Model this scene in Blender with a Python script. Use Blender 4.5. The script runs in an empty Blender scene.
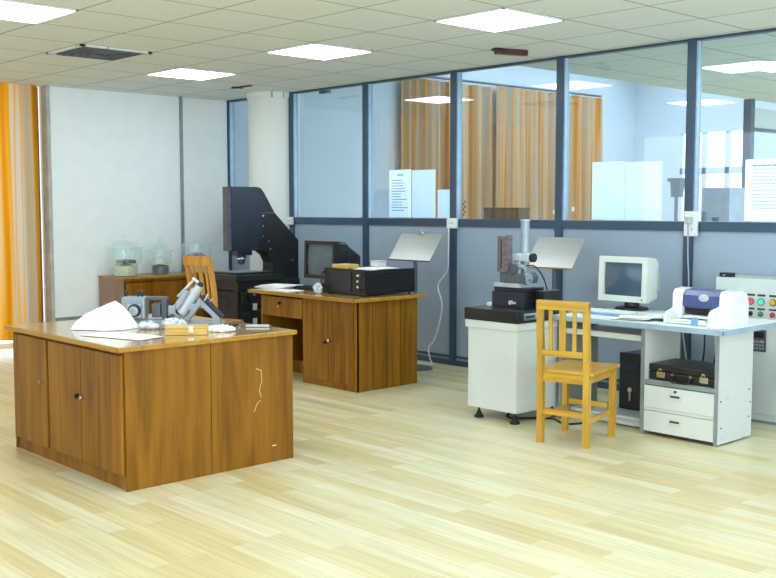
import bpy, bmesh, math, random
from mathutils import Vector, Matrix, Euler
random.seed(7)
PI = math.pi
S = bpy.context.scene
C = S.collection
YAW = 0.8197

# ------------------------------------------------------------------ colours / materials
def lin(v):
    v /= 255.0
    return v / 12.92 if v <= 0.04045 else ((v + 0.055) / 1.055) ** 2.4
def rgb(r, g, b): return (lin(r), lin(g), lin(b), 1.0)

def newmat(name):
    m = bpy.data.materials.new(name); m.use_nodes = True
    nt = m.node_tree; nt.nodes.clear()
    out = nt.nodes.new('ShaderNodeOutputMaterial')
    return m, nt, out
def N(nt, t, **kw):
    n = nt.nodes.new(t)
    for k, v in kw.items():
        if k in n.inputs: n.inputs[k].default_value = v
        else: setattr(n, k, v)
    return n
def L(nt, a, ao, b, bi): nt.links.new(a.outputs[ao], b.inputs[bi])

def mat(name, c1, c2=None, rough=0.5, metal=0.0, scale=(8, 8, 8), detail=3, contrast=(0.35, 0.65), bump=0.0, spec=0.5):
    """principled with a noise driven two-colour base"""
    m, nt, out = newmat(name)
    c2 = c2 or tuple(min(255, v * 1.06) for v in c1)
    p = N(nt, 'ShaderNodeBsdfPrincipled'); p.inputs['Roughness'].default_value = rough
    p.inputs['Metallic'].default_value = metal
    p.inputs['Specular IOR Level'].default_value = spec
    tc = N(nt, 'ShaderNodeTexCoord'); mp = N(nt, 'ShaderNodeMapping'); mp.inputs['Scale'].default_value = scale
    no = N(nt, 'ShaderNodeTexNoise'); no.inputs['Scale'].default_value = 1.0; no.inputs['Detail'].default_value = detail
    cr = N(nt, 'ShaderNodeValToRGB')
    cr.color_ramp.elements[0].position = contrast[0]; cr.color_ramp.elements[0].color = rgb(*c1)
    cr.color_ramp.elements[1].position = contrast[1]; cr.color_ramp.elements[1].color = rgb(*c2)
    L(nt, tc, 'Object', mp, 'Vector'); L(nt, mp, 'Vector', no, 'Vector'); L(nt, no, 'Fac', cr, 'Fac')
    L(nt, cr, 'Color', p, 'Base Color'); L(nt, p, 'BSDF', out, 'Surface')
    if bump:
        b = N(nt, 'ShaderNodeBump'); b.inputs['Strength'].default_value = bump; b.inputs['Distance'].default_value = 0.01
        L(nt, no, 'Fac', b, 'Height'); L(nt, b, 'Normal', p, 'Normal')
    return m

def emat(name, c, s):
    m, nt, out = newmat(name)
    e = N(nt, 'ShaderNodeEmission'); e.inputs['Color'].default_value = rgb(*c); e.inputs['Strength'].default_value = s
    L(nt, e, 'Emission', out, 'Surface'); return m

def glassmat(name, tint, refl=1.0, ior=1.45, haze=0.0, hazecol=(200, 215, 230)):
    m, nt, out = newmat(name)
    t = N(nt, 'ShaderNodeBsdfTransparent'); t.inputs['Color'].default_value = rgb(*tint)
    g = N(nt, 'ShaderNodeBsdfGlossy'); g.inputs['Roughness'].default_value = 0.02
    g.inputs['Color'].default_value = (refl, refl, refl, 1)
    lw = N(nt, 'ShaderNodeLayerWeight'); lw.inputs['Blend'].default_value = .5
    pw = N(nt, 'ShaderNodeMath', operation='POWER'); pw.inputs[1].default_value = 5.0
    f = N(nt, 'ShaderNodeMath', operation='MULTIPLY_ADD'); r0 = ((ior - 1) / (ior + 1)) ** 2
    f.inputs[1].default_value = 1 - r0; f.inputs[2].default_value = r0
    L(nt, lw, 'Facing', pw, 0); L(nt, pw, 0, f, 0)
    mx = N(nt, 'ShaderNodeMixShader')
    L(nt, f, 0, mx, 'Fac'); L(nt, t, 'BSDF', mx, 1); L(nt, g, 'BSDF', mx, 2)
    last = mx
    if haze:
        d0 = N(nt, 'ShaderNodeBsdfDiffuse'); d0.inputs['Color'].default_value = rgb(*hazecol)
        d1 = N(nt, 'ShaderNodeBsdfTranslucent'); d1.inputs['Color'].default_value = rgb(*hazecol)
        d = N(nt, 'ShaderNodeAddShader'); L(nt, d0, 'BSDF', d, 0); L(nt, d1, 'BSDF', d, 1)
        m2 = N(nt, 'ShaderNodeMixShader'); m2.inputs['Fac'].default_value = haze
        L(nt, mx, 'Shader', m2, 1); L(nt, d, 0, m2, 2); last = m2
    L(nt, last, 'Shader', out, 'Surface'); return m

def wood(name, dark, mid, light, axis='z', freq=45, rough=0.35, wav=2.0, coat=0.0):
    """veneer: grain stretched along one axis"""
    m, nt, out = newmat(name)
    p = N(nt, 'ShaderNodeBsdfPrincipled'); p.inputs['Roughness'].default_value = rough
    p.inputs['Specular IOR Level'].default_value = .3; p.inputs['Coat Weight'].default_value = coat; p.inputs['Coat Roughness'].default_value = 0.12
    tc = N(nt, 'ShaderNodeTexCoord'); mp = N(nt, 'ShaderNodeMapping')
    sc = [freq, freq, freq]; sc['xyz'.index(axis)] = 1.2
    mp.inputs['Scale'].default_value = sc
    no = N(nt, 'ShaderNodeTexNoise'); no.inputs['Scale'].default_value = 1; no.inputs['Detail'].default_value = 4; no.inputs['Roughness'].default_value = .65
    mp2 = N(nt, 'ShaderNodeMapping'); sc2 = [4.0, 4.0, 4.0]; sc2['xyz'.index(axis)] = 0.5; mp2.inputs['Scale'].default_value = sc2
    n2 = N(nt, 'ShaderNodeTexNoise'); n2.inputs['Scale'].default_value = 1.4; n2.inputs['Detail'].default_value = 2; n2.inputs['Distortion'].default_value = wav
    ad = N(nt, 'ShaderNodeMath', operation='ADD'); ml = N(nt, 'ShaderNodeMath', operation='MULTIPLY'); ml.inputs[1].default_value = 0.5
    cr = N(nt, 'ShaderNodeValToRGB'); e = cr.color_ramp.elements
    e[0].position = .36; e[0].color = rgb(*dark); e[1].position = .66; e[1].color = rgb(*light)
    k = e.new(.5); k.color = rgb(*mid)
    L(nt, tc, 'Object', mp, 'Vector'); L(nt, tc, 'Object', mp2, 'Vector'); L(nt, mp, 'Vector', no, 'Vector'); L(nt, mp2, 'Vector', n2, 'Vector')
    L(nt, no, 'Fac', ad, 0); L(nt, n2, 'Fac', ad, 1); L(nt, ad, 0, ml, 0); L(nt, ml, 0, cr, 'Fac')
    L(nt, cr, 'Color', p, 'Base Color'); L(nt, p, 'BSDF', out, 'Surface')
    return m

M = {}
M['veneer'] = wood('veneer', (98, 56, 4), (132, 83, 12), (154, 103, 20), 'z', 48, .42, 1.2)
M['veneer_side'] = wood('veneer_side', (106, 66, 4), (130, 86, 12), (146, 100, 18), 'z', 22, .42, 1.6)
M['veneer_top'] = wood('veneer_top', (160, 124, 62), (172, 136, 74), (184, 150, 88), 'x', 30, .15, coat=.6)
M['edge'] = wood('wood_edge', (150, 108, 34), (170, 124, 44), (184, 140, 60), 'x', 30, .3)
M['cab_side'] = wood('cabinet_side', (140, 112, 92), (152, 124, 104), (162, 134, 114), 'z', 24, .45)
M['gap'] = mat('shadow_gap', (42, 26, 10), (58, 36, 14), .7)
M['pine'] = wood('yellow_pine', (168, 124, 28), (196, 152, 44), (210, 168, 62), 'z', 34, .3, coat=.4)
M['pine_x'] = wood('yellow_pine_seat', (168, 124, 28), (196, 152, 44), (210, 168, 62), 'x', 34, .3, coat=.4)
M['oak'] = wood('orange_oak', (186, 128, 44), (206, 148, 62), (220, 166, 82), 'z', 34, .35)
M['boxwood'] = wood('box_wood', (196, 160, 84), (212, 178, 100), (224, 192, 118), 'x', 40, .4)
M['frame'] = mat('frame_blue', (50, 71, 94), (56, 79, 104), .35, .0, scale=(2, 2, 2))
M['bead'] = mat('bead_light', (150, 178, 200), (164, 190, 210), .3, .2)
M['panel'] = mat('panel_blue', (146, 165, 186), (154, 173, 193), .42, 0, scale=(1.2, 1.2, 1.2), detail=2)
M['wall'] = mat('wall_white', (218, 224, 222), (226, 231, 228), .75, scale=(1, 1, 1))
M['board'] = mat('board_white', (236, 243, 246), (240, 246, 248), .5, scale=(6, 6, 6), detail=2)
M['greymetal'] = mat('grey_strip', (140, 158, 162), (154, 170, 174), .35, .5)
M['bluewall'] = mat('wall_blue', (198, 210, 222), (204, 216, 226), .8, scale=(1, 1, 1))
M['black'] = mat('black_paint', (14, 15, 18), (22, 23, 27), .35)
M['blacksat'] = mat('black_satin', (20, 21, 25), (30, 31, 36), .28)
M['inst_black'] = mat('instrument_blueblack', (22, 32, 46), (28, 40, 56), .35, scale=(3, 3, 3))
M['purple'] = mat('purple_stripe', (66, 58, 92), (88, 78, 116), .4, scale=(1, 1, 14), contrast=(.4, .6))
M['granite'] = mat('black_granite', (22, 25, 30), (32, 36, 42), .35, scale=(90, 90, 90), detail=4)
M['silver'] = mat('silver_sheet', (172, 176, 174), (178, 182, 180), .33, .8, scale=(1, 40, 1))
M['chrome'] = mat('chrome', (190, 194, 196), (215, 218, 220), .18, 1.0)
M['steel'] = mat('steel_paint', (140, 156, 168), (158, 172, 182), .35, .3)
M['steel_lt'] = mat('steel_light', (176, 188, 196), (196, 206, 212), .35, .25)
M['steel_dk'] = mat('steel_dark', (80, 88, 96), (96, 104, 110), .4, .4)
M['ribbed'] = mat('ribbed_plate', (104, 94, 100), (124, 112, 118), .4, .3, scale=(40, 10, 40), contrast=(.4, .6))
M['white'] = mat('white_laminate', (208, 216, 216), (216, 223, 222), .4, scale=(3, 3, 3))
M['whitetop'] = mat('white_desktop', (222, 234, 238), (230, 240, 242), .5, scale=(3, 3, 3))
M['scuff'] = mat('scuffed_laminate', (150, 160, 166), (208, 215, 216), .45, scale=(14, 14, 14), detail=6, contrast=(.24, .34))
M['shadeside'] = mat('shaded_inner_panel', (128, 138, 132), (138, 148, 142), .5)  # white leg panel with its shade put into a grey base colour
M['cream'] = mat('cream_plastic', (206, 214, 208), (214, 221, 215), .4)
M['cabgreen'] = mat('control_cabinet_paint', (194, 206, 204), (202, 212, 210), .45, scale=(2, 2, 2))
M['navy'] = mat('navy_plastic', (62, 74, 128), (72, 84, 138), .3)
M['ltblue'] = mat('blue_pad', (96, 150, 196), (112, 164, 206), .5)
M['paper'] = mat('paper', (232, 236, 236), (242, 245, 244), .8)
M['cloth'] = mat('white_cloth', (222, 230, 236), (238, 243, 246), .85, scale=(12, 12, 12), bump=.4)
M['bag'] = mat('plastic_bag', (166, 180, 192), (226, 234, 240), .25, scale=(40, 40, 40), contrast=(.4, .6), bump=.6)
M['leather'] = mat('black_leather', (20, 19, 20), (34, 32, 33), .38, scale=(80, 80, 80), bump=.15)
M['rubber'] = mat('rubber', (24, 26, 28), (34, 36, 38), .7)
M['plastic_white'] = mat('white_plastic', (222, 228, 228), (232, 236, 236), .35)
M['cable_grey'] = mat('cable_grey', (170, 180, 186), (184, 192, 198), .5)
M['ventgrey'] = mat('vent_grey', (120, 128, 116), (134, 142, 128), .5)
M['darkslot'] = mat('dark_slot', (30, 32, 30), (40, 42, 40), .6)
M['maroon'] = mat('maroon_plastic', (54, 24, 20), (80, 38, 30), .35)
M['crtglass'] = mat('crt_glass', (66, 86, 102), (74, 95, 112), .10, scale=(2, 2, 2), spec=.8)
M['crtdark'] = mat('crt_glass_dark', (74, 94, 106), (82, 102, 114), .35, spec=.6)
M['brownbox'] = mat('brown_box', (58, 40, 36), (84, 60, 54), .5, scale=(20, 20, 20))
M['rag_cream'] = mat('cream_contents', (196, 196, 160), (226, 224, 196), .8, scale=(30, 30, 30), bump=.5)
M['rag_purple'] = mat('purple_contents', (70, 62, 92), (110, 100, 130), .7, scale=(40, 40, 40), bump=.5)
M['rag_pink'] = mat('pink_contents', (120, 60, 110), (206, 150, 170), .6, scale=(40, 40, 40), bump=.5)
M['red'] = emat('lamp_red', (236, 100, 110), .9)
M['green'] = emat('lamp_green', (90, 230, 190), 1.0)
M['dkgreen'] = mat('button_green', (20, 120, 90), (30, 140, 104), .3)
M['amber'] = mat('button_amber', (200, 150, 30), (220, 170, 50), .3)
M['dkred'] = mat('button_red', (180, 50, 60), (200, 66, 74), .3)
M['lamp'] = emat('panel_light', (240, 250, 255), 13.0)
M['sky'] = emat('daylight', (236, 246, 255), 3.2)
M['ink'] = mat('ink', (110, 124, 150), (120, 134, 160), .8)
M['inkblk'] = mat('ink_dark', (50, 54, 64), (60, 64, 74), .8)
M['scratch'] = mat('pale_scratch', (226, 206, 158), (236, 220, 178), .7)
M['glass'] = glassmat('pane_glass', (222, 234, 243), 1.0, 1.9)
M['jar'] = glassmat('jar_glass', (238, 246, 246), 1.0, 1.8, haze=.09, hazecol=(226, 238, 238))
M['sheet'] = glassmat('sheet_translucent', (235, 240, 248), .3, 1.2, haze=.9, hazecol=(226, 240, 252))
M['sheet_white'] = glassmat('sheet_white', (235, 240, 245), .3, 1.2, haze=.96, hazecol=(246, 250, 252))

def mat_floor():
    m, nt, out = newmat('laminate_floor')
    p = N(nt, 'ShaderNodeBsdfPrincipled'); p.inputs['Roughness'].default_value = .3; p.inputs['Specular IOR Level'].default_value = .45
    tc = N(nt, 'ShaderNodeTexCoord')
    br = N(nt, 'ShaderNodeTexBrick'); br.inputs['Scale'].default_value = 1.0
    br.inputs['Brick Width'].default_value = 0.92; br.inputs['Row Height'].default_value = 0.105; br.inputs['Mortar Size'].default_value = 0.0012
    br.inputs['Mortar Smooth'].default_value = .3; br.inputs['Bias'].default_value = 0; br.offset = .37; br.offset_frequency = 2
    br.inputs['Color1'].default_value = (0, 0, 0, 1); br.inputs['Color2'].default_value = (1, 1, 1, 1); br.inputs['Mortar'].default_value = (0, 0, 0, 1)
    cr = N(nt, 'ShaderNodeValToRGB'); e = cr.color_ramp.elements
    e[0].position = 0; e[0].color = rgb(202, 188, 140); e[1].position = 1; e[1].color = rgb(220, 216, 188)
    k = e.new(.35); k.color = rgb(212, 202, 158); k = e.new(.7); k.color = rgb(214, 208, 174)
    mp = N(nt, 'ShaderNodeMapping'); mp.inputs['Scale'].default_value = (1.6, 34, 1)
    n1 = N(nt, 'ShaderNodeTexNoise'); n1.inputs['Scale'].default_value = 1; n1.inputs['Detail'].default_value = 5; n1.inputs['Distortion'].default_value = .7
    g = N(nt, 'ShaderNodeValToRGB'); g.color_ramp.elements[0].position = .35; g.color_ramp.elements[0].color = (.86, .84, .79, 1)
    g.color_ramp.elements[1].position = .62; g.color_ramp.elements[1].color = (1.05, 1.04, 1.02, 1)
    mx = N(nt, 'ShaderNodeMixRGB', blend_type='MULTIPLY'); mx.inputs[0].default_value = .85
    mo = N(nt, 'ShaderNodeMixRGB', blend_type='MIX'); mo.inputs[2].default_value = rgb(176, 160, 112)
    fl = N(nt, 'ShaderNodeMath', operation='MULTIPLY'); fl.inputs[1].default_value = .6
    L(nt, tc, 'Object', br, 'Vector'); L(nt, br, 'Color', cr, 'Fac'); L(nt, tc, 'Object', mp, 'Vector'); L(nt, mp, 'Vector', n1, 'Vector')
    L(nt, n1, 'Fac', g, 'Fac'); L(nt, cr, 'Color', mx, 1); L(nt, g, 'Color', mx, 2)
    L(nt, br, 'Fac', fl, 0); L(nt, fl, 0, mo, 0); L(nt, mx, 'Color', mo, 1); L(nt, mo, 'Color', p, 'Base Color')
    L(nt, p, 'BSDF', out, 'Surface'); return m
M['floor'] = mat_floor()

G = 0.678; GX = 3.6299; GY = -2.1216
def mat_ceiling():
    m, nt, out = newmat('ceiling_tiles')
    p = N(nt, 'ShaderNodeBsdfPrincipled'); p.inputs['Roughness'].default_value = .85
    tc = N(nt, 'ShaderNodeTexCoord'); sp = N(nt, 'ShaderNodeSeparateXYZ'); L(nt, tc, 'Object', sp, 'Vector')
    masks = []
    for ax, off in (('X', GX), ('Y', GY)):
        a = N(nt, 'ShaderNodeMath', operation='SUBTRACT'); a.inputs[1].default_value = off - 20 * G
        d = N(nt, 'ShaderNodeMath', operation='DIVIDE'); d.inputs[1].default_value = G
        fr = N(nt, 'ShaderNodeMath', operation='FRACT'); s = N(nt, 'ShaderNodeMath', operation='SUBTRACT'); s.inputs[1].default_value = .5
        ab = N(nt, 'ShaderNodeMath', operation='ABSOLUTE'); gt = N(nt, 'ShaderNodeMath', operation='GREATER_THAN'); gt.inputs[1].default_value = .4885
        L(nt, sp, ax, a, 0); L(nt, a, 0, d, 0); L(nt, d, 0, fr, 0); L(nt, fr, 0, s, 0); L(nt, s, 0, ab, 0); L(nt, ab, 0, gt, 0); masks.append(gt)
    mxm = N(nt, 'ShaderNodeMath', operation='MAXIMUM'); L(nt, masks[0], 0, mxm, 0); L(nt, masks[1], 0, mxm, 1)
    no = N(nt, 'ShaderNodeTexNoise'); no.inputs['Scale'].default_value = 70; no.inputs['Detail'].default_value = 2
    cr = N(nt, 'ShaderNodeValToRGB'); cr.color_ramp.elements[0].position = .35; cr.color_ramp.elements[0].color = rgb(222, 227, 224)
    cr.color_ramp.elements[1].position = .65; cr.color_ramp.elements[1].color = rgb(228, 233, 230)
    mo = N(nt, 'ShaderNodeMixRGB'); mo.inputs[2].default_value = rgb(150, 158, 154)
    L(nt, tc, 'Object', no, 'Vector'); L(nt, no, 'Fac', cr, 'Fac'); L(nt, mxm, 0, mo, 0); L(nt, cr, 'Color', mo, 1)
    L(nt, mo, 'Color', p, 'Base Color'); L(nt, p, 'BSDF', out, 'Surface'); return m
M['ceiling'] = mat_ceiling()

def mat_curtain(name, cols, freq, trans=.35):
    m, nt, out = newmat(name)
    tc = N(nt, 'ShaderNodeTexCoord'); mp = N(nt, 'ShaderNodeMapping'); mp.inputs['Scale'].default_value = (.01, freq, .09)
    no = N(nt, 'ShaderNodeTexNoise'); no.inputs['Scale'].default_value = 1; no.inputs['Detail'].default_value = 2.5; no.inputs['Roughness'].default_value = .6
    cr = N(nt, 'ShaderNodeValToRGB'); e = cr.color_ramp.elements
    n = len(cols)
    e[0].position = .34; e[0].color = rgb(*cols[0]); e[1].position = .66; e[1].color = rgb(*cols[-1])
    for i in range(1, n - 1):
        k = e.new(.34 + .32 * i / (n - 1)); k.color = rgb(*cols[i])
    d = N(nt, 'ShaderNodeBsdfDiffuse'); t = N(nt, 'ShaderNodeBsdfTranslucent'); mx = N(nt, 'ShaderNodeMixShader'); mx.inputs['Fac'].default_value = trans
    L(nt, tc, 'Object', mp, 'Vector'); L(nt, mp, 'Vector', no, 'Vector'); L(nt, no, 'Fac', cr, 'Fac')
    L(nt, cr, 'Color', d, 'Color'); L(nt, cr, 'Color', t, 'Color'); L(nt, d, 'BSDF', mx, 1); L(nt, t, 'BSDF', mx, 2)
    L(nt, mx, 'Shader', out, 'Surface'); return m
M['curtain'] = mat_curtain('striped_curtain', [(206, 130, 20), (226, 160, 46), (204, 186, 150), (190, 182, 166), (220, 152, 36), (190, 178, 160)], 5, .26)
M['curtain2'] = mat_curtain('striped_curtain_rear', [(170, 100, 30), (206, 140, 62), (190, 166, 134), (168, 156, 140), (208, 136, 54), (184, 158, 128)], 8, .05)
M['curtain_shade_end'] = mat('curtain_brown_shade', (120, 78, 44), (150, 104, 62), .8)  # brown stands in for the shadowed end of the curtain
M['curtain_hem'] = mat('curtain_grey_hem', (176, 172, 164), (196, 192, 186), .8)

# ------------------------------------------------------------------ geometry helpers
def T(loc=(0, 0, 0), rot=(0, 0, 0)): return Matrix.Translation(loc) @ Euler(rot).to_matrix().to_4x4()
class B:
    def __init__(s): s.bm = bmesh.new()
    def _m(s, vs, mx):
        if mx is not None: bmesh.ops.transform(s.bm, matrix=mx, verts=vs)
    def box(s, x0, x1, y0, y1, z0, z1, bev=0.0, mx=None):
        r = bmesh.ops.create_cube(s.bm, size=1.0)['verts']
        for v in r:
            v.co = Vector(((x0 + x1) / 2 + v.co.x * (x1 - x0), (y0 + y1) / 2 + v.co.y * (y1 - y0), (z0 + z1) / 2 + v.co.z * (z1 - z0)))
        if bev:
            es = list({e for v in r for e in v.link_edges})
            q = bmesh.ops.bevel(s.bm, geom=es, offset=bev, segments=2, affect='EDGES', profile=.6)
            r = list({v for f in q['faces'] for v in f.verts} | {v for v in r if v.is_valid})
            # include whole connected island
            seen = set(r); st = list(r)
            while st:
                v = st.pop()
                for e in v.link_edges:
                    o = e.other_vert(v)
                    if o not in seen: seen.add(o); st.append(o)
            r = list(seen)
        s._m(r, mx); return s
    def cyl(s, p0, p1, r0, r1=None, n=20, cap=True):
        r1 = r0 if r1 is None else r1
        p0, p1 = Vector(p0), Vector(p1); d = p1 - p0
        q = d.to_track_quat('Z', 'Y').to_matrix().to_4x4()
        mx = Matrix.Translation((p0 + p1) / 2) @ q
        bmesh.ops.create_cone(s.bm, cap_ends=cap, segments=n, radius1=r0, radius2=r1, depth=d.length, matrix=mx); return s
    def lathe(s, prof, n=32, c=(0, 0, 0), mx=None, close=True):
        rings = []; vs = []
        for r, z in prof:
            ring = [s.bm.verts.new((c[0] + max(r, 1e-4) * math.cos(2 * PI * i / n), c[1] + max(r, 1e-4) * math.sin(2 * PI * i / n), c[2] + z)) for i in range(n)]
            rings.append(ring); vs += ring
        for a, b in zip(rings, rings[1:]):
            for i in range(n): s.bm.faces.new((a[i], a[(i + 1) % n], b[(i + 1) % n], b[i]))
        s._m(vs, mx); return s
    def prism(s, pts, d0, d1, axis='y', mx=None, bev=0.0):
        """polygon pts (a,b) extruded along axis: y -> (x,z) ; x -> (y,z) ; z -> (x,y)"""
        def P(a, b, d): return {'y': (a, d, b), 'x': (d, a, b), 'z': (a, b, d)}[axis]
        A = [s.bm.verts.new(P(a, b, d0)) for a, b in pts]; Bv = [s.bm.verts.new(P(a, b, d1)) for a, b in pts]
        n = len(pts); s.bm.faces.new(A); s.bm.faces.new(Bv[::-1])
        for i in range(n): s.bm.faces.new((A[i], A[(i + 1) % n], Bv[(i + 1) % n], Bv[i]))
        s._m(A + Bv, mx); return s
    def tube(s, pts, r, n=8, closed=False):
        pts = [Vector(p) for p in pts]; rings = []
        for i, p in enumerate(pts):
            a = pts[max(0, i - 1)]; b = pts[min(len(pts) - 1, i + 1)]
            t = (b - a).normalized(); up = Vector((0, 0, 1)) if abs(t.z) < .95 else Vector((1, 0, 0))
            u = t.cross(up).normalized(); w = t.cross(u)
            rings.append([s.bm.verts.new(p + (u * math.cos(2 * PI * k / n) + w * math.sin(2 * PI * k / n)) * r) for k in range(n)])
        for a, b in zip(rings, rings[1:]):
            for k in range(n): s.bm.faces.new((a[k], a[(k + 1) % n], b[(k + 1) % n], b[k]))
        s.bm.faces.new(rings[0]); s.bm.faces.new(rings[-1][::-1]); return s
    def sheet(s, pts):
        s.bm.faces.new([s.bm.verts.new(p) for p in pts]); return s
    def grid(s, f, nu, nv):
        g = [[s.bm.verts.new(f(i / nu, j / nv)) for j in range(nv + 1)] for i in range(nu + 1)]
        for i in range(nu):
            for j in range(nv): s.bm.faces.new((g[i][j], g[i + 1][j], g[i + 1][j + 1], g[i][j + 1]))
        return s

def smoothpath(pts, k=6):
    pts = [Vector(p) for p in pts]; out = []
    for i in range(len(pts) - 1):
        p0 = pts[max(i - 1, 0)]; p1 = pts[i]; p2 = pts[i + 1]; p3 = pts[min(i + 2, len(pts) - 1)]
        for j in range(k):
            t = j / k
            out.append(.5 * ((2 * p1) + (p2 - p0) * t + (2 * p0 - 5 * p1 + 4 * p2 - p3) * t * t + (3 * p1 - p0 - 3 * p2 + p3) * t ** 3))
    out.append(pts[-1]); return out

def obj(name, b, m, parent=None, smooth=False, label=None):
    bm = b.bm
    bmesh.ops.recalc_face_normals(bm, faces=bm.faces)
    me = bpy.data.meshes.new(name); bm.to_mesh(me); bm.free()
    if smooth:
        for p in me.polygons: p.use_smooth = True
        try: me.set_sharp_from_angle(angle=math.radians(35))
        except Exception: pass
    me.materials.append(M[m] if isinstance(m, str) else m)
    o = bpy.data.objects.new(name, me); C.objects.link(o)
    if parent is not None: o.parent = parent
    if label: o['label'] = label
    return o
def thing(name, label, cat, loc=(0, 0, 0), rz=0, group=None):
    o = bpy.data.objects.new(name, None); C.objects.link(o); o.empty_display_size = .1
    o.location = loc; o.rotation_euler = (0, 0, rz); o['label'] = label; o['category'] = cat
    if group: o['group'] = group
    return o
def tag(o, label, cat, group=None):
    o['label'] = label; o['category'] = cat
    if group: o['group'] = group
    return o
def struct(name, b, m, parent=None, smooth=False, label=None):
    o = obj(name, b, m, parent, smooth)
    if parent is None:
        o['kind'] = 'structure'
        if label: o['label'] = label
    return o
def sroot(name, label=None, loc=(0, 0, 0)):
    o = bpy.data.objects.new(name, None); C.objects.link(o); o.location = loc; o['kind'] = 'structure'
    if label: o['label'] = label
    return o

HC = 2.923; HR0, HR1 = 1.392, 1.467; SP = 1.3053

# ================================================================== ROOM SHELL
struct('floor', B().box(-.6, 14, -10, 9.2, -.1, 0), 'floor', label='pale oak laminate plank floor')
struct('ceiling', B().box(-.6, 14, -10, .045, HC, HC + .1), 'ceiling', label='white suspended ceiling of square tiles')
struct('ceiling_rear', B().box(4.55, 14, .045, 9.2, HC, HC + .1), 'ceiling', label='tiled ceiling of the room behind the glass')
struct('wall_left', B().box(-.12, 0, -2.40, -.05, 0, HC), 'wall', label='white wall on the left')
struct('trim_1', B().box(0, .012, -2.386, -.05, .30, .345), 'greymetal', label='grey rail under the white wall panel')
struct('trim_2', B().box(0, .02, -.74, -.70, .345, HC), 'greymetal', label='grey vertical joint strip on the white wall')
struct('trim_3', B().box(0, .008, -2.384, -.742, .345, HC - .01).box(0, .008, -.698, -.05, .345, HC - .01), 'board', label='smooth white panels on the left wall')
struct('trim_4', B().box(-.12, .015, -2.427, -2.390, 0, HC), 'curtain_hem', label='pale end strip of the white wall')
# daylight window wall behind the curtains (left)
w = sroot('window_1', 'tall daylight window behind the striped curtain')
struct('pane', B().box(-.50, -.48, -9.6, -2.3, .02, HC), 'sky', w)
fr = B()
for y in (-2.3, -3.7, -5.1, -6.5, -7.9, -9.3): fr.box(-.47, -.42, y - .03, y + .03, 0, HC)
fr.box(-.47, -.42, -9.6, -2.3, 0, .05).box(-.47, -.42, -9.6, -2.3, .85, .9)
struct('window_frame', fr, 'plastic_white', w)
struct('wall_jamb', B().box(-.6, -.12, -2.42, -2.28, 0, HC), 'wall', label='white return of the left wall beside the window')

# ---- glazed partition
p = sroot('wall_partition', 'blue framed glazed partition')
for i in range(0, 9):
    x = i * SP
    b = B().box(x - .045, x + .03, -.045, .045, 0, HC, .004)
    obj('post', b, 'frame', p)
    obj('bead', B().box(x + .03, x + .045, -.03, .03, HR1, HC), 'bead', p)
obj('rail', B().box(-.04, 8 * SP, -.035, .035, HR0, HR1, .004), 'frame', p)
obj('bottom_rail', B().box(-.04, 8 * SP, -.035, .035, 0, .055).box(-.04, 8 * SP, -.022, .022, .075, .10), 'frame', p)
obj('top_rail', B().box(-.04, 8 * SP, -.03, .03, HC - .022, HC), 'frame', p)
for i in range(8):
    x0 = i * SP + .03; x1 = (i + 1) * SP - .045
    obj('lower_panel', B().box(x0, x1, -.014, .014, .055, HR0), 'panel', p)
    obj('glass_pane', B().box(x0, x1, .002, .004, HR1, HC - .022), 'glass', p)
# round column
k = sroot('wall_column', 'round white column standing at the glass partition', (.965, -.03, 0))
obj('shaft', B().lathe([(.305, 0), (.305, 2.86)], 64), 'wall', k, True)
obj('collar', B().lathe([(.305, 2.855), (.318, 2.86), (.318, HC)], 64), 'ventgrey' if 0 else 'ceiling', k, True)

# ---- room behind the glass
struct('wall_rear_left', B().box(-.12, 0, .05, 9.1, 0, 4.2), 'bluewall', label='pale blue wall of the room behind the glass')
struct('wall_rear_upper', B().box(4.55, 4.65, .045, 9.1, HC + .1, 4.2), 'bluewall')
struct('wall_rear_header', B().box(-.12, 4.65, -.03, .045, HC + .1, 4.2), 'bluewall')
struct('ceiling_rear_high', B().box(-.12, 4.65, -.03, 9.1, 4.2, 4.3), 'wall')
fw_ = B()
fw_.box(-.12, .95, 9.0, 9.15, 0, 4.2).box(2.32, 13, 9.0, 9.15, 0, 4.2).box(.95, 2.32, 9.0, 9.15, 0, 1.0).box(.95, 2.32, 9.0, 9.15, 2.9, 4.2)
struct('wall_rear_end', fw_, 'bluewall', label='pale blue end wall behind the glass with a bright window')
w = sroot('window_2', 'bright window in the far wall behind the glass')
struct('pane', B().box(.95, 2.32, 9.1, 9.12, 1.0, 2.9), 'sky', w)
wf = B()
for x in (.95, 1.42, 1.86, 2.29): wf.box(x - .04, x + .04, 9.02, 9.09, 1.0, 2.9)
wf.box(.95, 2.32, 9.02, 9.09, 2.17, 2.28).box(.95, 2.32, 9.02, 9.09, 1.0, 1.06)
struct('window_frame', wf, 'bluewall', w)
struct('trim_5', B().box(4.50, 4.60, 4.60, 4.70, 0, HC), 'frame', label='dark blue post standing in the room behind the glass')
struct('wall_rear_inner', B().box(4.52, 4.56, 4.70, 9.0, 2.58, 2.83), 'white', label='white header panel behind the glass')
struct('trim_6', B().box(4.50, 4.58, 4.70, 9.0, 2.54, 2.58), 'frame')

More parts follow.
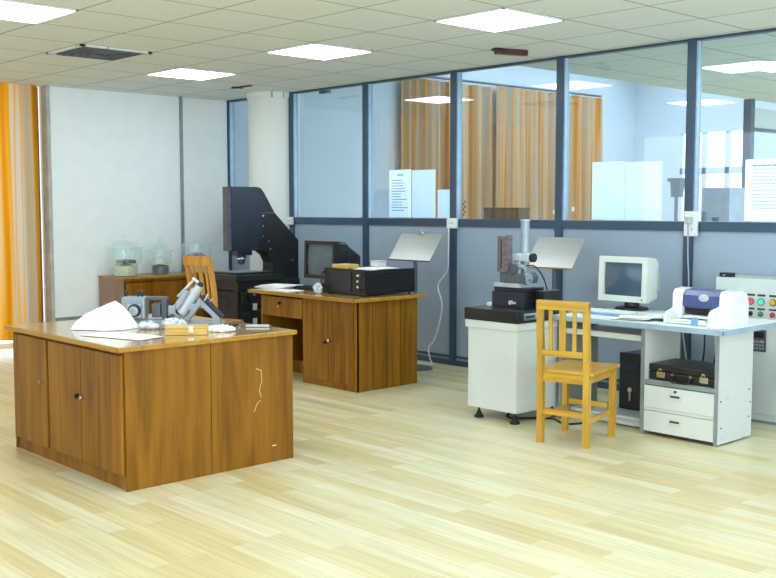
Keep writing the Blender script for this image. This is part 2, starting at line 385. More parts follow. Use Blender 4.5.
# ---- ceiling fittings
def ceiling_light(ix, iy, label, group='square ceiling lights'):
    x0 = GX + ix * G; y0 = GY + iy * G
    t = thing('ceiling_light', label, 'ceiling light', (x0 + G / 2, y0 + G / 2, HC), 0, group)
    h = G / 2 - .01
    obj('light_frame', B().box(-h, h, -h, -h + .012, -.012, 0).box(-h, h, h - .012, h, -.012, 0).box(-h, -h + .012, -h, h, -.012, 0).box(h - .012, h, -h, h, -.012, 0), 'plastic_white', t)
    obj('diffuser', B().box(-h + .012, h - .012, -h + .012, h - .012, -.009, -.001), 'lamp', t)
ceiling_light(-3, 0, 'square recessed ceiling light nearest the white wall, left of the centre')
ceiling_light(0, 0, 'square recessed ceiling light, middle one of the row near the glass partition')
ceiling_light(3, 0, 'square recessed ceiling light nearest the glass partition, the rightmost at the top')
ceiling_light(0, -4, 'square recessed ceiling light cut off by the top left corner of the photo')
for ix, iy in ((6, 0), (3, -4), (6, -4), (9, -4), (3, -8), (6, -8), (9, -8), (9, 0)):
    ceiling_light(ix, iy, 'square recessed ceiling light beyond the frame on the near side of the room', 'ceiling lights beyond the frame')
# lights in the rear room
for xx, yy in ((6.3, 2.0), (6.3, 4.6), (9.0, 2.6)):
    t = thing('ceiling_light', 'square ceiling light in the room behind the glass', 'ceiling light', (xx, yy, HC), 0, 'rear room ceiling lights')
    obj('diffuser', B().box(-.3, .3, -.3, .3, -.01, -.001), 'lamp', t)
t = thing('ceiling_vent', 'square louvred air vent set in the white tiled ceiling', 'vent', (GX - 1.5 * G + .0, GY - 1.5 * G, HC))
obj('vent_frame', B().box(-.33, .33, -.33, -.29, -.014, 0).box(-.33, .33, .29, .33, -.014, 0).box(-.33, -.29, -.33, .33, -.014, 0).box(.29, .33, -.33, .33, -.014, 0), 'ceiling', t)
v = B()
for i in range(5):
    r = .26 - i * .052
    for s in (-1, 1):
        v.box(-r, r, s * r - .008, s * r + .008, -.02, -.002).box(s * r - .008, s * r + .008, -r, r, -.02, -.002)
obj('louvre', v, 'steel_dk', t)
obj('vent_back', B().box(-.29, .29, -.29, .29, -.003, -.001), 'ventgrey', t)
t = thing('ceiling_sensor', 'dark maroon box hanging from a ceiling tile near the glass', 'sensor', (5.17, -.66, HC), math.radians(70))
obj('housing', B().box(-.15, .15, -.03, .03, -.05, 0, .008), 'maroon', t)
obj('mounting_plate', B().box(-.17, -.10, -.035, .035, -.02, 0), 'black', t)
tag(obj('ceiling_slot', B().box(1.20, 1.55, -.80, -.76, HC - .012, HC).box(1.27, 1.32, -.84, -.72, HC - .014, HC), 'darkslot'), 'small dark slot in the ceiling tile in front of the round column', 'ceiling slot')
t = thing('wall_bracket', 'small dark bracket under the ceiling behind the first clear glass pane', 'bracket', (1.79, .06, HC))
obj('plate', B().box(-.09, .07, 0, .05, -.045, 0, .004), 'steel_dk', t)

# ---- curtains
def curtain(name, x, y0, y1, z0, z1, m, amp, wl, seed, label, group):
    rnd = random.Random(seed)
    ph = [rnd.uniform(0, 6.28) for _ in range(4)]
    def f(u, v):
        y = y0 + (y1 - y0) * u; z = z0 + (z1 - z0) * v
        a = amp * (.55 + .45 * (1 - v))
        d = a * (math.sin(2 * PI * y / wl + ph[0]) + .45 * math.sin(2 * PI * y / (wl * .53) + ph[1] + v * .8) + .3 * math.sin(2 * PI * y / (wl * 1.9) + ph[2]))
        return (x + d, y, z)
    o = obj(name, B().grid(f, int(abs(y1 - y0) * 60), 10), m, None, True)
    tag(o, label, 'curtain', group); return o
curtain('curtain', -.10, -9.5, -2.475, .12, HC, 'curtain', .04, .26, 1, 'orange and cream striped curtain in front of the bright window left of the white wall', 'striped curtains')
curtain('curtain', -.19, -2.62, -2.43, .10, HC - .01, 'curtain_shade_end', .012, .10, 2, 'narrow curtain end painted brown for shade next to the white wall', 'striped curtains')  # added strip in shade brown, also closes the bright gap beside the wall
curtain('curtain', .12, 2.90, 4.86, .10, 3.46, 'curtain2', .075, .30, 4, 'striped orange curtain behind the glass, left one of the pair, behind the posted sheets', 'curtains behind the glass')
curtain('curtain', .12, 4.94, 7.72, .10, 3.49, 'curtain2', .075, .30, 5, 'striped orange curtain behind the glass, right one of the pair', 'curtains behind the glass')
tag(obj('curtain_rail', B().cyl((.12, 2.85, 3.50), (.12, 7.76, 3.53), .018), 'steel_dk'), 'thin rail carrying the curtains behind the glass', 'curtain rail')

# ================================================================== PAPERS ON GLASS
def lines(b, x0, x1, z0, z1, n, y, h=.008, rnd=None):
    rnd = rnd or random.Random(3)
    for i in range(n):
        z = z1 - (z1 - z0) * i / max(1, n - 1)
        b.box(x0, x0 + (x1 - x0) * rnd.uniform(.55, 1), y - .001, y, z - h / 2, z + h / 2)
    return b
def posted(name, label, cat, x0, x1, z0, z1, m, txt=None, title=True, y=.012, back=False, group=None):
    t = thing(name, label, cat, (x0, y, z0), 0, group)
    w_, h_ = x1 - x0, z1 - z0
    obj('sheet', B().sheet([(0, 0, 0), (w_, 0, 0), (w_, 0, h_), (0, 0, h_)]), m, t)
    if txt:
        b = B()
        if title: b.box(w_ * .38, w_ * .66, -.002, -.0005, h_ * .88, h_ * .90)
        lines(b, w_ * .14, w_ * .84, h_ * .15, h_ * .78, txt, -.0005, .006)
        obj('print', b, 'ink', t)
    return t
posted('notice_sheet', 'white printed notice posted on the glass above the silver stand', 'notice', 2.93, 3.27, 1.475, 1.975, 'sheet_white', 12)
posted('notice_sheet', 'pale blue translucent sheet posted right of the printed white notice', 'notice', 3.28, 3.62, 1.475, 1.965, 'sheet', 0)
posted('notice_sheet', 'small low pale blue sheet beside the post above the white socket', 'notice', 3.65, 3.85, 1.475, 1.76, 'sheet', 0)
posted('notice_sheet', 'large pale sheet on the glass standing in for a whiteboard reflection above the computer monitor, left of its pair', 'notice', 5.54, 5.88, 1.475, 1.975, 'sheet', 0)  # this sheet and the next stand in for a reflected whiteboard
posted('notice_sheet', 'large pale sheet on the glass standing in for a whiteboard reflection above the computer monitor, right of its pair', 'notice', 5.885, 6.24, 1.475, 1.965, 'sheet', 0)
t = posted('notice_sheet', 'large white handwritten sheet on the glass at the right edge above the printer', 'notice', 6.975, 7.45, 1.475, 1.95, 'sheet_white', 0)
rnd = random.Random(9)
for i in range(13):
    b = B(); z = .42 - i * .027; x = .06
    while x < .42:
        l = rnd.uniform(.012, .04)
        b.box(x, x + l, -.002, -.0005, z, z + (.013 if i == 0 else .006)); x += l + rnd.uniform(.002, .02) * 0 + .006
    obj('writing_line', b, 'ink', t)
t = thing('cardboard_box', 'dark brown box standing on the sill behind the glass in front of the curtains', 'box', (4.46, .13, 0))
obj('carton', B().box(-.22, .22, -.08, .08, 1.467, 1.575, .006), 'brownbox', t)
obj('carton_lid', B().box(-.225, .225, -.085, .085, 1.558, 1.58, .004), 'maroon', t)
struct('trim_7', B().box(0, 8 * SP, .035, .24, 1.43, 1.467), 'frame', label='sill behind the glass')
for x, z, l in ((5.135, 1.54, 'left'), (5.346, 1.567, 'right')):
    tag(obj('window_sticker', B().box(x - .012, x + .012, -.001, .001, z - .02, z + .02, .004), 'plastic_white'), 'tiny white sticker on the glass %s of the post above the silver stand' % l, 'sticker')
t = thing('pattern_strip', 'narrow dark pattern strip stuck to the glass beside the post', 'sticker', (4.03, -.002, 1.5))
b = B()
for i in range(6): b.box(-.02 + (i % 2) * .018, (i % 2) * .018, 0, .002, i * .026, i * .026 + .016)
obj('blot', b, 'inkblk', t)
# things in the rear room
t = thing('reflection_box', 'grey box standing in for a reflection in the glass in front of the bright window', 'cabinet', (4.90, 3.0, 0), 0)  # grey box built in place of a reflection in the panes
obj('body', B().box(-.02, .32, 0, .4, 0, 1.80, .01), 'steel', t); obj('front', B().box(.02, .28, -.012, 0, .1, 1.7, .004), 'greymetal', t)
t = thing('dark_shape', 'made-up dark narrow shape standing behind the glass left of the socket post', 'stand', (4.555, 3.0, 0))  # unidentified dark shape; its pole, base and top are made up
obj('pole', B().cyl((0, 0, .01), (0, 0, 1.72), .02), 'steel_dk', t)
obj('base', B().lathe([(.0, 0), (.18, 0), (.18, .02), (.0, .03)]), 'steel_dk', t)
obj('holder', B().prism([(-.09, 1.915), (.08, 1.915), (.08, 1.88), (.055, 1.70), (-.04, 1.70), (-.05, 1.87), (-.09, 1.88)], -.05, .05), 'steel_dk', t)

# ---- sockets and cables
def socket(x, z, w_, h_, label, n=1):
    t = thing('wall_socket', label, 'socket', (x, -.045, z), 0, 'white sockets on the partition posts')
    obj('socket_box', B().box(-w_ / 2, w_ / 2, -.03, 0, -h_ / 2, h_ / 2, .005), 'plastic_white', t)
    b = B()
    for dz in ((0,) if n == 1 else (-h_ * .22, h_ * .22)):
        for dx in (-.016, .016): b.box(dx - .003, dx + .003, -.0315, -.029, dz - .01, dz + .01)
    obj('socket_slot', b, 'inkblk', t)
    return t
socket(1.30, 1.425, .11, .09, 'small white socket box on the partition post beside the round column')
socket(3.925, 1.425, .13, .10, 'white socket box on the post between the two silver stands')
s5 = socket(6.56, 1.45, .115, .20, 'tall white socket box on the post above the blue and white printer', 2)
obj('plug', B().box(-.03, .025, -.07, -.03, .0, .055, .008), 'cable_grey', s5)
t = thing('power_cable', 'white cable hanging in waves from the post socket down to the silver stand base', 'cable')
obj('cord', B().tube(smoothpath([(3.90, -.085, 1.40), (3.88, -.07, 1.1), (3.87, -.075, .95), (3.74, -.07, .8), (3.80, -.075, .62), (3.77, -.07, .45), (3.72, -.10, .25), (3.66, -.12, .16), (3.72, -.16, .06), (3.78, -.20, .01), (3.60, -.24, .008), (3.5, -.35, .008)], 8), .007), 'plastic_white', t, True)
t = thing('power_cable', 'thin grey cable running down the post from the tall socket to behind the printer', 'cable')
obj('cord', B().tube(smoothpath([(6.555, -.10, 1.45), (6.54, -.065, 1.2), (6.55, -.06, .9), (6.5, -.07, .7), (6.6, -.10, .2), (6.7, -.15, .008)], 8), .006), 'cable_grey', t, True)

# ================================================================== FRONT DESK (large brown)
def lock(parent, x, y, z, r=.013, name='door_lock', m='chrome'):
    o = obj(name, B().cyl((x, y, z), (x, y - .022, z), r, n=16).cyl((x, y - .022, z), (x, y - .026, z), r * .7, n=16), m, parent, True); return o
D = thing('cabinet_desk', 'large brown wood cabinet desk in the foreground with a glossy worktop', 'desk', (4.372, -4.715, 0))
Lx, Wy, Hh = 1.478, 1.165, .79
obj('carcass', B().box(.02, Lx - .02, .02, Wy - .02, .06, Hh), 'gap', D)
obj('plinth', B().box(.0, Lx - .002, .012, .03, 0, .085), 'veneer', D)
e = B().box(Lx - .02, Lx, 0, .556, 0, Hh, .002).box(Lx - .02, Lx, .560, Wy, 0, Hh, .002)
obj('side_panel', e, 'veneer_side', D)
obj('side_panel', B().box(0, .02, 0, Wy, 0, Hh), 'veneer_side', D)
obj('back_panel', B().box(.02, Lx - .02, Wy - .02, Wy - .001, 0, Hh), 'veneer_side', D)
obj('frame_strip', B().box(.02, Lx - .02, -.0, .02, .76, Hh).box(.535, .555, 0, .02, .08, .77), 'veneer', D)
for n_, (x0, x1) in enumerate(((.045, .53), (.562, .982), (.992, 1.462))):
    d = obj('door', B().box(x0, x1, -.022, -.001, .088, .765, .004), 'veneer', D)
    if n_ == 0: lock(d, x1 - .05, -.022, .50, .010, 'knob')
    if n_ == 1: lock(d, x1 - .022, -.022, .475, .014, 'door_lock', 'black')
    if n_ == 2: lock(d, x0 + .03, -.022, .475, .014, 'door_lock', 'chrome')
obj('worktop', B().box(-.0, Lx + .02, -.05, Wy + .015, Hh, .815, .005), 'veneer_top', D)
obj('worktop_edge', B().box(-.005, Lx + .025, -.055, -.049, Hh - .002, .813, .002).box(Lx + .019, Lx + .025, -.055, Wy + .018, Hh - .002, .813, .002), 'edge', D)
sc = B()
for pts in ([(.86, .60), (.90, .585), (.905, .52), (.885, .46), (.90, .42)], [(.895, .40), (.87, .385), (.845, .335)]):
    for a, c in zip(pts, pts[1:]):
        sc.cyl((Lx + .0004, a[0] + .02, a[1]), (Lx + .0004, c[0] + .02, c[1]), .0016, n=6)
sc.box(Lx - .0005, Lx + .0012, 1.0, 1.03, .1, .106)
obj('paint_scratch', sc, 'scratch', D, label='pale scratch marks')

# ================================================================== MIDDLE DESK
D2 = thing('office_desk', 'brown wood desk with a drawer and double doors carrying the black monitor', 'desk', (3.04, -1.75, 0))
W2 = 1.375; P2 = .72; H2 = .78
obj('side_panel', B().box(W2 - .018, W2, 0, P2, 0, H2), 'veneer_side', D2)
g = B()
for y in (.18, .345, .51): g.box(W2, W2 + .0012, y - .003, y + .003, 0, H2)
obj('panel_joint', g, 'gap', D2)
obj('side_panel', B().box(0, .018, 0, P2, 0, H2), 'veneer_side', D2)
obj('side_panel', B().box(.632, .65, .0, P2, 0, H2), 'veneer_side', D2)
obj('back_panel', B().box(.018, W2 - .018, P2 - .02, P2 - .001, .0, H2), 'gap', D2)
obj('foot_board', B().box(.018, .632, .30, .32, .0, .12), 'veneer_side', D2)
obj('cupboard', B().box(.655, W2 - .018, .012, P2 - .03, .05, H2), 'gap', D2)
obj('plinth', B().box(.65, W2 - .001, .004, .02, 0, .052), 'veneer', D2)
d = obj('drawer', B().box(.03, .636, -.012, .02, .575, .755, .003), 'veneer_side', D2)
obj('drawer_box', B().box(.03, .632, .02, .45, .58, .75), 'gap', d)
lock(d, .31, -.012, .70, .014, 'knob', 'black'); lock(d, .31, -.012, .668, .010, 'drawer_lock', 'chrome')
for n_, (x0, x1) in enumerate(((.655, .996), (1.006, 1.332))):
    d = obj('door', B().box(x0, x1, -.012, .008, .055, .768, .003), 'veneer', D2)
    if n_ == 0: lock(d, x1 - .02, -.012, .40, .013, 'door_lock', 'black')
    else: lock(d, x0 + .022, -.012, .42, .015, 'door_lock', 'chrome')
obj('front_stile', B().box(1.334, W2, -.001, .02, 0, H2), 'veneer', D2)
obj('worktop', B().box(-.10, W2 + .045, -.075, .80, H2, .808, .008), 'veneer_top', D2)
obj('worktop_edge', B().box(-.10, W2 + .05, -.082, -.072, H2 - .002, .806, .003).box(W2 + .043, W2 + .05, -.082, .80, H2 - .002, .806, .003), 'edge', D2)

# ================================================================== LOW CABINET at the left wall
D3 = thing('low_cabinet', 'long low brown cabinet against the white wall carrying glass jars', 'cabinet', (.03, -1.855, 0))
obj('side_panel', B().box(0, .54, 0, .02, 0, .775), 'cab_side', D3)
obj('side_panel', B().box(0, .54, 1.28, 1.30, 0, .775), 'cab_side', D3)
obj('carcass', B().box(0, .52, .02, 1.28, .02, .775), 'gap', D3)
obj('cabinet_top', B().box(-.0, .56, -.005, 1.31, .775, .80, .004), 'edge', D3)
obj('top_stripe', B().box(.52, .54, .02, 1.28, .745, .775), 'veneer', D3)
obj('plinth', B().box(.52, .535, .02, 1.28, 0, .08), 'veneer', D3)
for i in range(3): obj('door', B().box(.521, .541, .045 + i * .413, .04 + (i + 1) * .413, .085, .735, .003), 'veneer', D3)

# glass jars
def desiccator(y, r, rf, hb, ht, label, cont, cont2, lid=True, x=.33):
    t = thing('glass_jar', label, 'jar', (x, y, .801), 0, 'glass jars on the low cabinet')
    hf = hb * .42
    obj('bowl', B().lathe([(0, .004), (rf, .0), (rf, .01), (rf * 1.03, hf * .8), (rf * 1.1, hf), (r * .93, hf * 1.15), (r * .95, hb - .02), (r * 1.08, hb - .008), (r * 1.08, hb), (r * .93, hb)], 40), 'jar', t, True)
    if lid:
        l = obj('lid', B().lathe([(r * 1.10, hb + .002), (r * 1.10, hb + .014), (r * .95, hb + .022), (r * .84, hb + (ht - hb) * .45), (r * .5, hb + (ht - hb) * .82), (.02, ht)], 40), 'jar', t, True)
        obj('knob', B().lathe([(.016, ht), (.014, ht + .02), (.018, ht + .03), (.018, ht + .045), (0, ht + .05)], 20), 'jar', l, True)
    obj('contents', B().lathe([(0, .008), (rf * .9, .008), (rf * .96, hf * .5), (rf * .9, hf * .85), (rf * .3, hf * 1.0), (0, hf * .95)], 28), cont, t, True)
    return t
j = desiccator(-1.68, .195, .135, .32, .41, 'large lidded glass jar holding cream material, nearest the curtain', 'rag_cream', None)
obj('black_lump', B().box(-.07, .11, -.08, .08, .145, .185, .01), 'black', j)
j = desiccator(-1.225, .137, .100, .27, .36, 'smaller lidded glass jar with white and purple contents, middle one', 'rag_purple', None)
obj('white_lump', B().lathe([(.10, .12), (.08, .16), (.03, .20), (0, .205)], 20), 'rag_cream', j, True)
j = desiccator(-.73, .185, .13, .35, .3, 'open wide glass jar without a lid, behind the wooden chair', 'rag_cream', None, False)
obj('pink_lump', B().lathe([(.13, .14), (.12, .20), (.06, .235), (0, .24)], 20), 'rag_pink', j, True)
obj('black_lump', B().box(.0, .10, -.14, .0, .16, .22, .01), 'steel_dk', j)

# ================================================================== CHAIRS
def chair1():
    t = thing('wooden_chair', 'yellow varnished wooden chair with a slatted back at the white desk', 'chair', (6.755, -1.816, 0), math.radians(13))
    w_, d_ = .165, .21
    for s in (-1, 1):
        # rear leg + back post in one piece, slightly raked
        obj('leg', B().prism([(-d_ - .022, 0), (-d_ + .022, 0), (-d_ + .022, .47), (-d_ - .012, .965), (-d_ - .046, .965), (-d_ - .024, .47)], s * w_ - .02, s * w_ + .02, 'x'), 'pine', t)
        obj('leg', B().box(s * w_ * 1.06 - .02, s * w_ * 1.06 + .02, d_ - .02, d_ + .022, 0, .475, .003), 'pine', t)
        obj('stretcher', B().box(s * w_ - .010, s * w_ + .010, -d_ + .02, d_ - .02, .155, .19, .002), 'pine_x', t)
        obj('side_apron', B().box(s * w_ - .011, s * w_ + .011, -d_ + .02, d_ - .02, .425, .478), 'pine_x', t)
    obj('rear_apron', B().box(-w_ + .02, w_ - .02, -d_ - .012, -d_ + .012, .42, .478), 'pine_x', t)
    obj('front_apron', B().box(-w_ + .02, w_ - .02, d_ - .012, d_ + .012, .425, .478), 'pine_x', t)
    obj('stretcher', B().box(-w_ + .02, w_ - .02, -d_ - .012, -d_ + .012, .195, .235, .002), 'pine_x', t)
    obj('stretcher', B().box(-w_ + .02, w_ - .02, d_ - .012, d_ + .012, .20, .235, .002), 'pine_x', t)
    obj('seat', B().box(-w_ - .035, w_ + .045, -d_ - .01, d_ + .05, .478, .503, .007), 'pine_x', t)
    obj('top_rail', B().box(-w_ - .02, w_ + .02, -d_ - .05, -d_ - .012, .905, .968, .004), 'pine_x', t)
    obj('lower_back_rail', B().box(-w_ + .02, w_ - .02, -d_ - .042, -d_ - .012, .595, .635, .003), 'pine_x', t)
    for x, hw in ((-.085, .012), (0.0, .021), (.085, .012)):
        obj('slat', B().prism([(-d_ - .034, .63), (-d_ - .018, .63), (-d_ - .026, .91), (-d_ - .042, .91)], x - hw, x + hw, 'x'), 'pine', t)
chair1()
def chair2():
    t = thing('wooden_chair', 'orange wooden chair with curved back slats standing behind the foreground desk', 'chair', (2.33, -1.77, 0), math.radians(14))
    w_, d_ = .15, .20
    def post(x, hw, z0, z1, off=0, th=.03):
        f = []
        for i in range(9):
            z = z0 + (z1 - z0) * i / 8; k = max(0, z - .47) / .63
            f.append((-d_ - .085 * k + .03 * math.sin(k * PI) + off, z))
        return B().prism(f + [(a + th, z) for a, z in f[::-1]], x - hw, x + hw, 'x')
    for s in (-1, 1):
        obj('leg', post(s * w_, .02, 0, 1.10, -.02, .042), 'oak', t)
        obj('leg', B().box(s * w_ - .02, s * w_ + .02, d_ - .02, d_ + .02, 0, .43, .003), 'oak', t)
        obj('side_apron', B().box(s * w_ - .011, s * w_ + .011, -d_ + .02, d_ - .02, .385, .43), 'oak', t)
        obj('stretcher', B().box(s * w_ - .010, s * w_ + .010, -d_ + .02, d_ - .02, .16, .19), 'oak', t)
    obj('seat', B().box(-w_ - .01, w_ + .01, -d_ + .0, d_ + .0, .43, .455, .008), 'oak', t)
    obj('front_apron', B().box(-w_ + .02, w_ - .02, d_ - .012, d_ + .012, .385, .43), 'oak', t)
    obj('top_rail', B().box(-w_ - .02, w_ + .02, -d_ - .10, -d_ - .068, 1.02, 1.11, .006), 'oak', t)
    obj('lower_back_rail', B().box(-w_ + .02, w_ - .02, -d_ - .03, -d_ + .0, .60, .64), 'oak', t)
    for x in (-.075, 0, .075): obj('slat', post(x, .014 if x else .022, .62, 1.05, 0, .014), 'oak', t)
chair2()

# ================================================================== VISION MEASURING MACHINE
V = thing('measuring_machine', 'tall black optical measuring machine standing beside the round column', 'machine', (0, 0, 0))
hx0, hx1 = 1.745, 1.90
head = [(-1.29, 1.12), (-1.29, 1.80), (-.96, 1.80), (-.91, 1.785), (-.87, 1.74), (-.73, 1.522), (-.90, 1.522), (-.90, 1.15), (-.98, 1.15), (-1.0, 1.12)]
obj('head', B().prism(head, hx0, hx1, 'x'), 'inst_black', V)
obj('front_stripe', B().box(hx0 + .09, hx1 - .01, -1.298, -1.29, 1.13, 1.79), 'purple', V)
obj('front_cover', B().box(hx0, hx0 + .09, -1.30, -1.29, 1.12, 1.80, .003), 'steel_dk', V)
arm = [(-.90, 1.52), (-.73, 1.52), (-.41, 1.22), (-.41, .70), (-.80, .70), (-.80, .86), (-.76, .90), (-.76, .985), (-.80, 1.06), (-.90, 1.13), (-.98, 1.15), (-.98, 1.17), (-.90, 1.24)]
obj('arm', B().prism(arm, hx0 - .03, hx1 + .004, 'x'), 'black', V)
bl = B()
for y, z in ((-.89, 1.49), (-.89, 1.38), (-.89, 1.27), (-.82, 1.22), (-.80, 1.13), (-.5, .80), (-.5, 1.0)): bl.cyl((hx1 + .004, y, z), (hx1 + .010, y, z), .009, n=10)
obj('bolt', bl, 'chrome', V)
o = obj('lens_mount', B().box(hx0 + .02, hx1 - .02, -1.2, -1.02, 1.07, 1.12).lathe([(.055, 1.07), (.055, 1.03), (.04, 1.02), (.04, .985), (.02, .97), (0, .97)], 24, (1.82, -1.12, 0)), 'blacksat', V, True)
obj('lens_ring', B().lathe([(.056, 1.045), (.058, 1.04), (.058, 1.03), (.056, 1.025)], 24, (1.82, -1.12, 0)), 'chrome', o)
obj('table_slab', B().box(1.25, 2.02, -1.33, -.72, .80, .865, .006), 'granite', V)
obj('stage_plate', B().box(1.45, 1.90, -1.25, -.80, .865, .885, .004), 'blacksat', V)
obj('stage_glass', B().box(1.52, 1.83, -1.2, -.85, .885, .89), 'steel', V)
obj('base_block', B().box(1.32, 1.98, -1.28, -.45, .70, .80, .01), 'blacksat', V)
obj('carriage', B().cyl((1.96, -1.12, .66), (2.04, -1.12, .66), .07).box(1.95, 2.01, -1.25, -.95, .56, .70, .01), 'blacksat', V, True)
obj('carriage_bolt', B().cyl((2.04, -1.12, .66), (2.052, -1.12, .66), .014).cyl((2.01, -1.0, .42), (2.02, -1.0, .42), .014), 'chrome', V)
for x in (1.36, 1.93):
    for y in (-1.24, -.52): obj('leg', B().box(x - .04, x + .04, y - .04, y + .04, .03, .70, .004).cyl((x, y, 0), (x, y, .03), .04), 'black', V)
obj('crossbar', B().box(1.90, 1.97, -1.2, -.56, .40, .48), 'black', V)
obj('crossbar', B().box(1.90, 1.97, -1.2, -.56, .14, .20), 'black', V)
obj('drive_cabinet', B().box(1.34, 1.90, -1.24, -1.03, .15, .68, .01), 'blacksat', V)
obj('name_plate', B().box(1.45, 1.75, -1.246, -1.239, .50, .58), 'inst_black', V)

# ================================================================== MIDDLE DESK ITEMS (z .808)
ZT = .809
def crt(name, label, loc, w_, h_, dep, tilt, mb, ms, mr, z_off):
    """front faces local -y; origin at the base centre"""
    t = thing(name, label, 'monitor', loc)
    mx = Matrix.Translation((0, 0, z_off)) @ Euler((-tilt, 0, 0)).to_matrix().to_4x4()
    b = B(); bz = .045 if mb == 'cream' else .034
    b.box(-w_ / 2, w_ / 2, 0, .05, 0, bz, 0, mx).box(-w_ / 2, w_ / 2, 0, .05, h_ - bz, h_, 0, mx)
    b.box(-w_ / 2, -w_ / 2 + bz, 0, .05, bz, h_ - bz, 0, mx).box(w_ / 2 - bz, w_ / 2, 0, .05, bz, h_ - bz, 0, mx)
    obj('bezel', b, mb, t)
    def scr(u, v):
        x = (u - .5) * (w_ - 2 * bz); z = bz + v * (h_ - 2 * bz)
        return mx @ Vector((x, .016 + .010 * (2 * u - 1) ** 2 + .010 * (2 * v - 1) ** 2 - .008, z))
    obj('screen', B().grid(scr, 12, 10), ms, t, True)
    # shell: front box then tapered tube housing
    b = B()
    sec = [(.05, w_ / 2, 0, h_), (.16, w_ / 2 - .008, .005, h_ - .005), (.20, w_ / 2 - .03, .02, h_ - .03), (dep * .72, w_ / 2 - .07, .05, h_ * .80), (dep, w_ / 2 - .10, .07, h_ * .66)]
    rings = []
    for y, hw, z0, z1 in sec:
        c = .025
        pts = [(-hw + c, z0), (hw - c, z0), (hw, z0 + c), (hw, z1 - c), (hw - c, z1), (-hw + c, z1), (-hw, z1 - c), (-hw, z0 + c)]
        rings.append([b.bm.verts.new(mx @ Vector((x, y, z))) for x, z in pts])
    for r0, r1 in zip(rings, rings[1:]):
        for i in range(8): b.bm.faces.new((r0[i], r0[(i + 1) % 8], r1[(i + 1) % 8], r1[i]))
    b.bm.faces.new(rings[-1]); b.bm.faces.new(rings[0][::-1])
    obj('housing', b, mb, t, True)
    obj('swivel_stand', B().lathe([(0, 0), (.13, 0), (.125, .018), (.06, .03), (.055, z_off + .02), (0, z_off + .02)], 32, (0, .14, 0)), mr, t, True)
    o = obj('power_button', B().cyl(mx @ Vector((w_ / 2 - .04, -.003, .022)), mx @ Vector((w_ / 2 - .04, .004, .022)), .006), ms, t)
    return t
crt('crt_monitor', 'black tube monitor standing on the brown wood desk', (3.13, -1.12, ZT), .47, .37, .42, math.radians(2), 'blacksat', 'crtdark', 'black', .075)
# black rack computer lying on the desk
t = thing('rack_computer', 'long flat black rack computer lying at the right end of the brown desk', 'computer', (4.045, -1.265, ZT))
obj('case', B().box(-.27, .27, -.30, .30, .01, .225, .004), 'black', t)
rb = B()
for z in (.04, .07, .10, .13, .16, .19): rb.box(.27, .276, -.29, .30, z, z + .010)
rb.box(.268, .279, -.30, -.295, .0, .22)
obj('side_rib', rb, 'blacksat', t)
obj('front_panel', B().box(-.275, .275, -.312, -.30, .005, .232, .003), 'blacksat', t)
obj('front_door', B().box(-.20, .10, -.322, -.312, .03, .21, .004), 'inst_black', t)
for x in (-.265, .25): obj('rack_handle', B().tube(smoothpath([(x, -.31, .06), (x, -.35, .07), (x, -.35, .18), (x, -.31, .19)]), .008), 'black', t, True)
led = B()
for z in (.07, .12, .17): led.box(.17, .20, -.3145, -.312, z, z + .016)
obj('indicator', led, 'plastic_white', t)
for x in (-.24, .24):
    for y in (-.26, .26): obj('rubber_foot', B().cyl((x, y, 0), (x, y, .01), .015, n=10), 'rubber', t)
tag(obj('document_tray', B().box(3.81, 4.00, -1.52, -1.36, ZT + .226, ZT + .262, .004), 'boxwood'), 'small beige box lying on top of the black rack computer', 'box')
t = thing('paper_stack', 'loose white papers spread over the black rack computer', 'paper', (4.19, -1.38, ZT + .226))
obj('sheet', B().box(-.11, .11, -.15, .15, 0, .006, 0, T(rot=(0, 0, .3))), 'paper', t); obj('sheet', B().box(-.10, .12, -.15, .15, .007, .012, 0, T((.02, .05, 0), (0, 0, -.2))), 'paper', t)
t = thing('paper_cup', 'small white carton on the far end of the black rack computer', 'carton', (3.94, -1.07, ZT + .226))
obj('carton_body', B().box(-.05, .05, -.05, .05, 0, .05, .004), 'paper', t); obj('carton_rim', B().box(-.054, .054, -.054, .054, .046, .056, .002), 'cream', t)
t = thing('paper_stack', 'pile of white papers at the left front end of the brown desk', 'paper', (2.96, -1.54, ZT))
for i in range(4): obj('sheet', B().box(-.17, .17, -.12, .12, i * .008, i * .008 + .006, 0, T((.03 * i, .01 * i, 0), (0, 0, .12 * i - .1))), 'paper', t)
tag(obj('loose_sheet', B().box(-.16, .16, -.11, .11, 0, .004, 0, T((3.30, -1.68, ZT), (0, 0, .1))), 'paper'), 'single white sheet lying right of the paper pile on the brown desk', 'paper')
t = thing('keyboard', 'black keyboard in front of the black monitor', 'keyboard', (3.42, -1.40, ZT), .05)
obj('key_tray', B().box(-.22, .22, -.075, .075, 0, .022, .005), 'black', t)
kb = B()
for i in range(14):
    for j in range(5): kb.box(-.205 + i * .0295, -.181 + i * .0295, -.062 + j * .026, -.042 + j * .026, .022, .030)
obj('key', kb, 'blacksat', t)
t = thing('plastic_bag', 'small crumpled clear plastic bag in front of the black rack computer', 'bag', (3.78, -1.66, ZT))
rnd = random.Random(5)
b = B(); bmesh.ops.create_icosphere(b.bm, subdivisions=3, radius=1)
for v in b.bm.verts:
    k_ = 1 + rnd.uniform(-.22, .22); v.co = Vector((v.co.x * .05 * k_, v.co.y * .035 * k_, max(0, (v.co.z + .9) * .045 * k_)))
obj('film', b, 'bag', t)

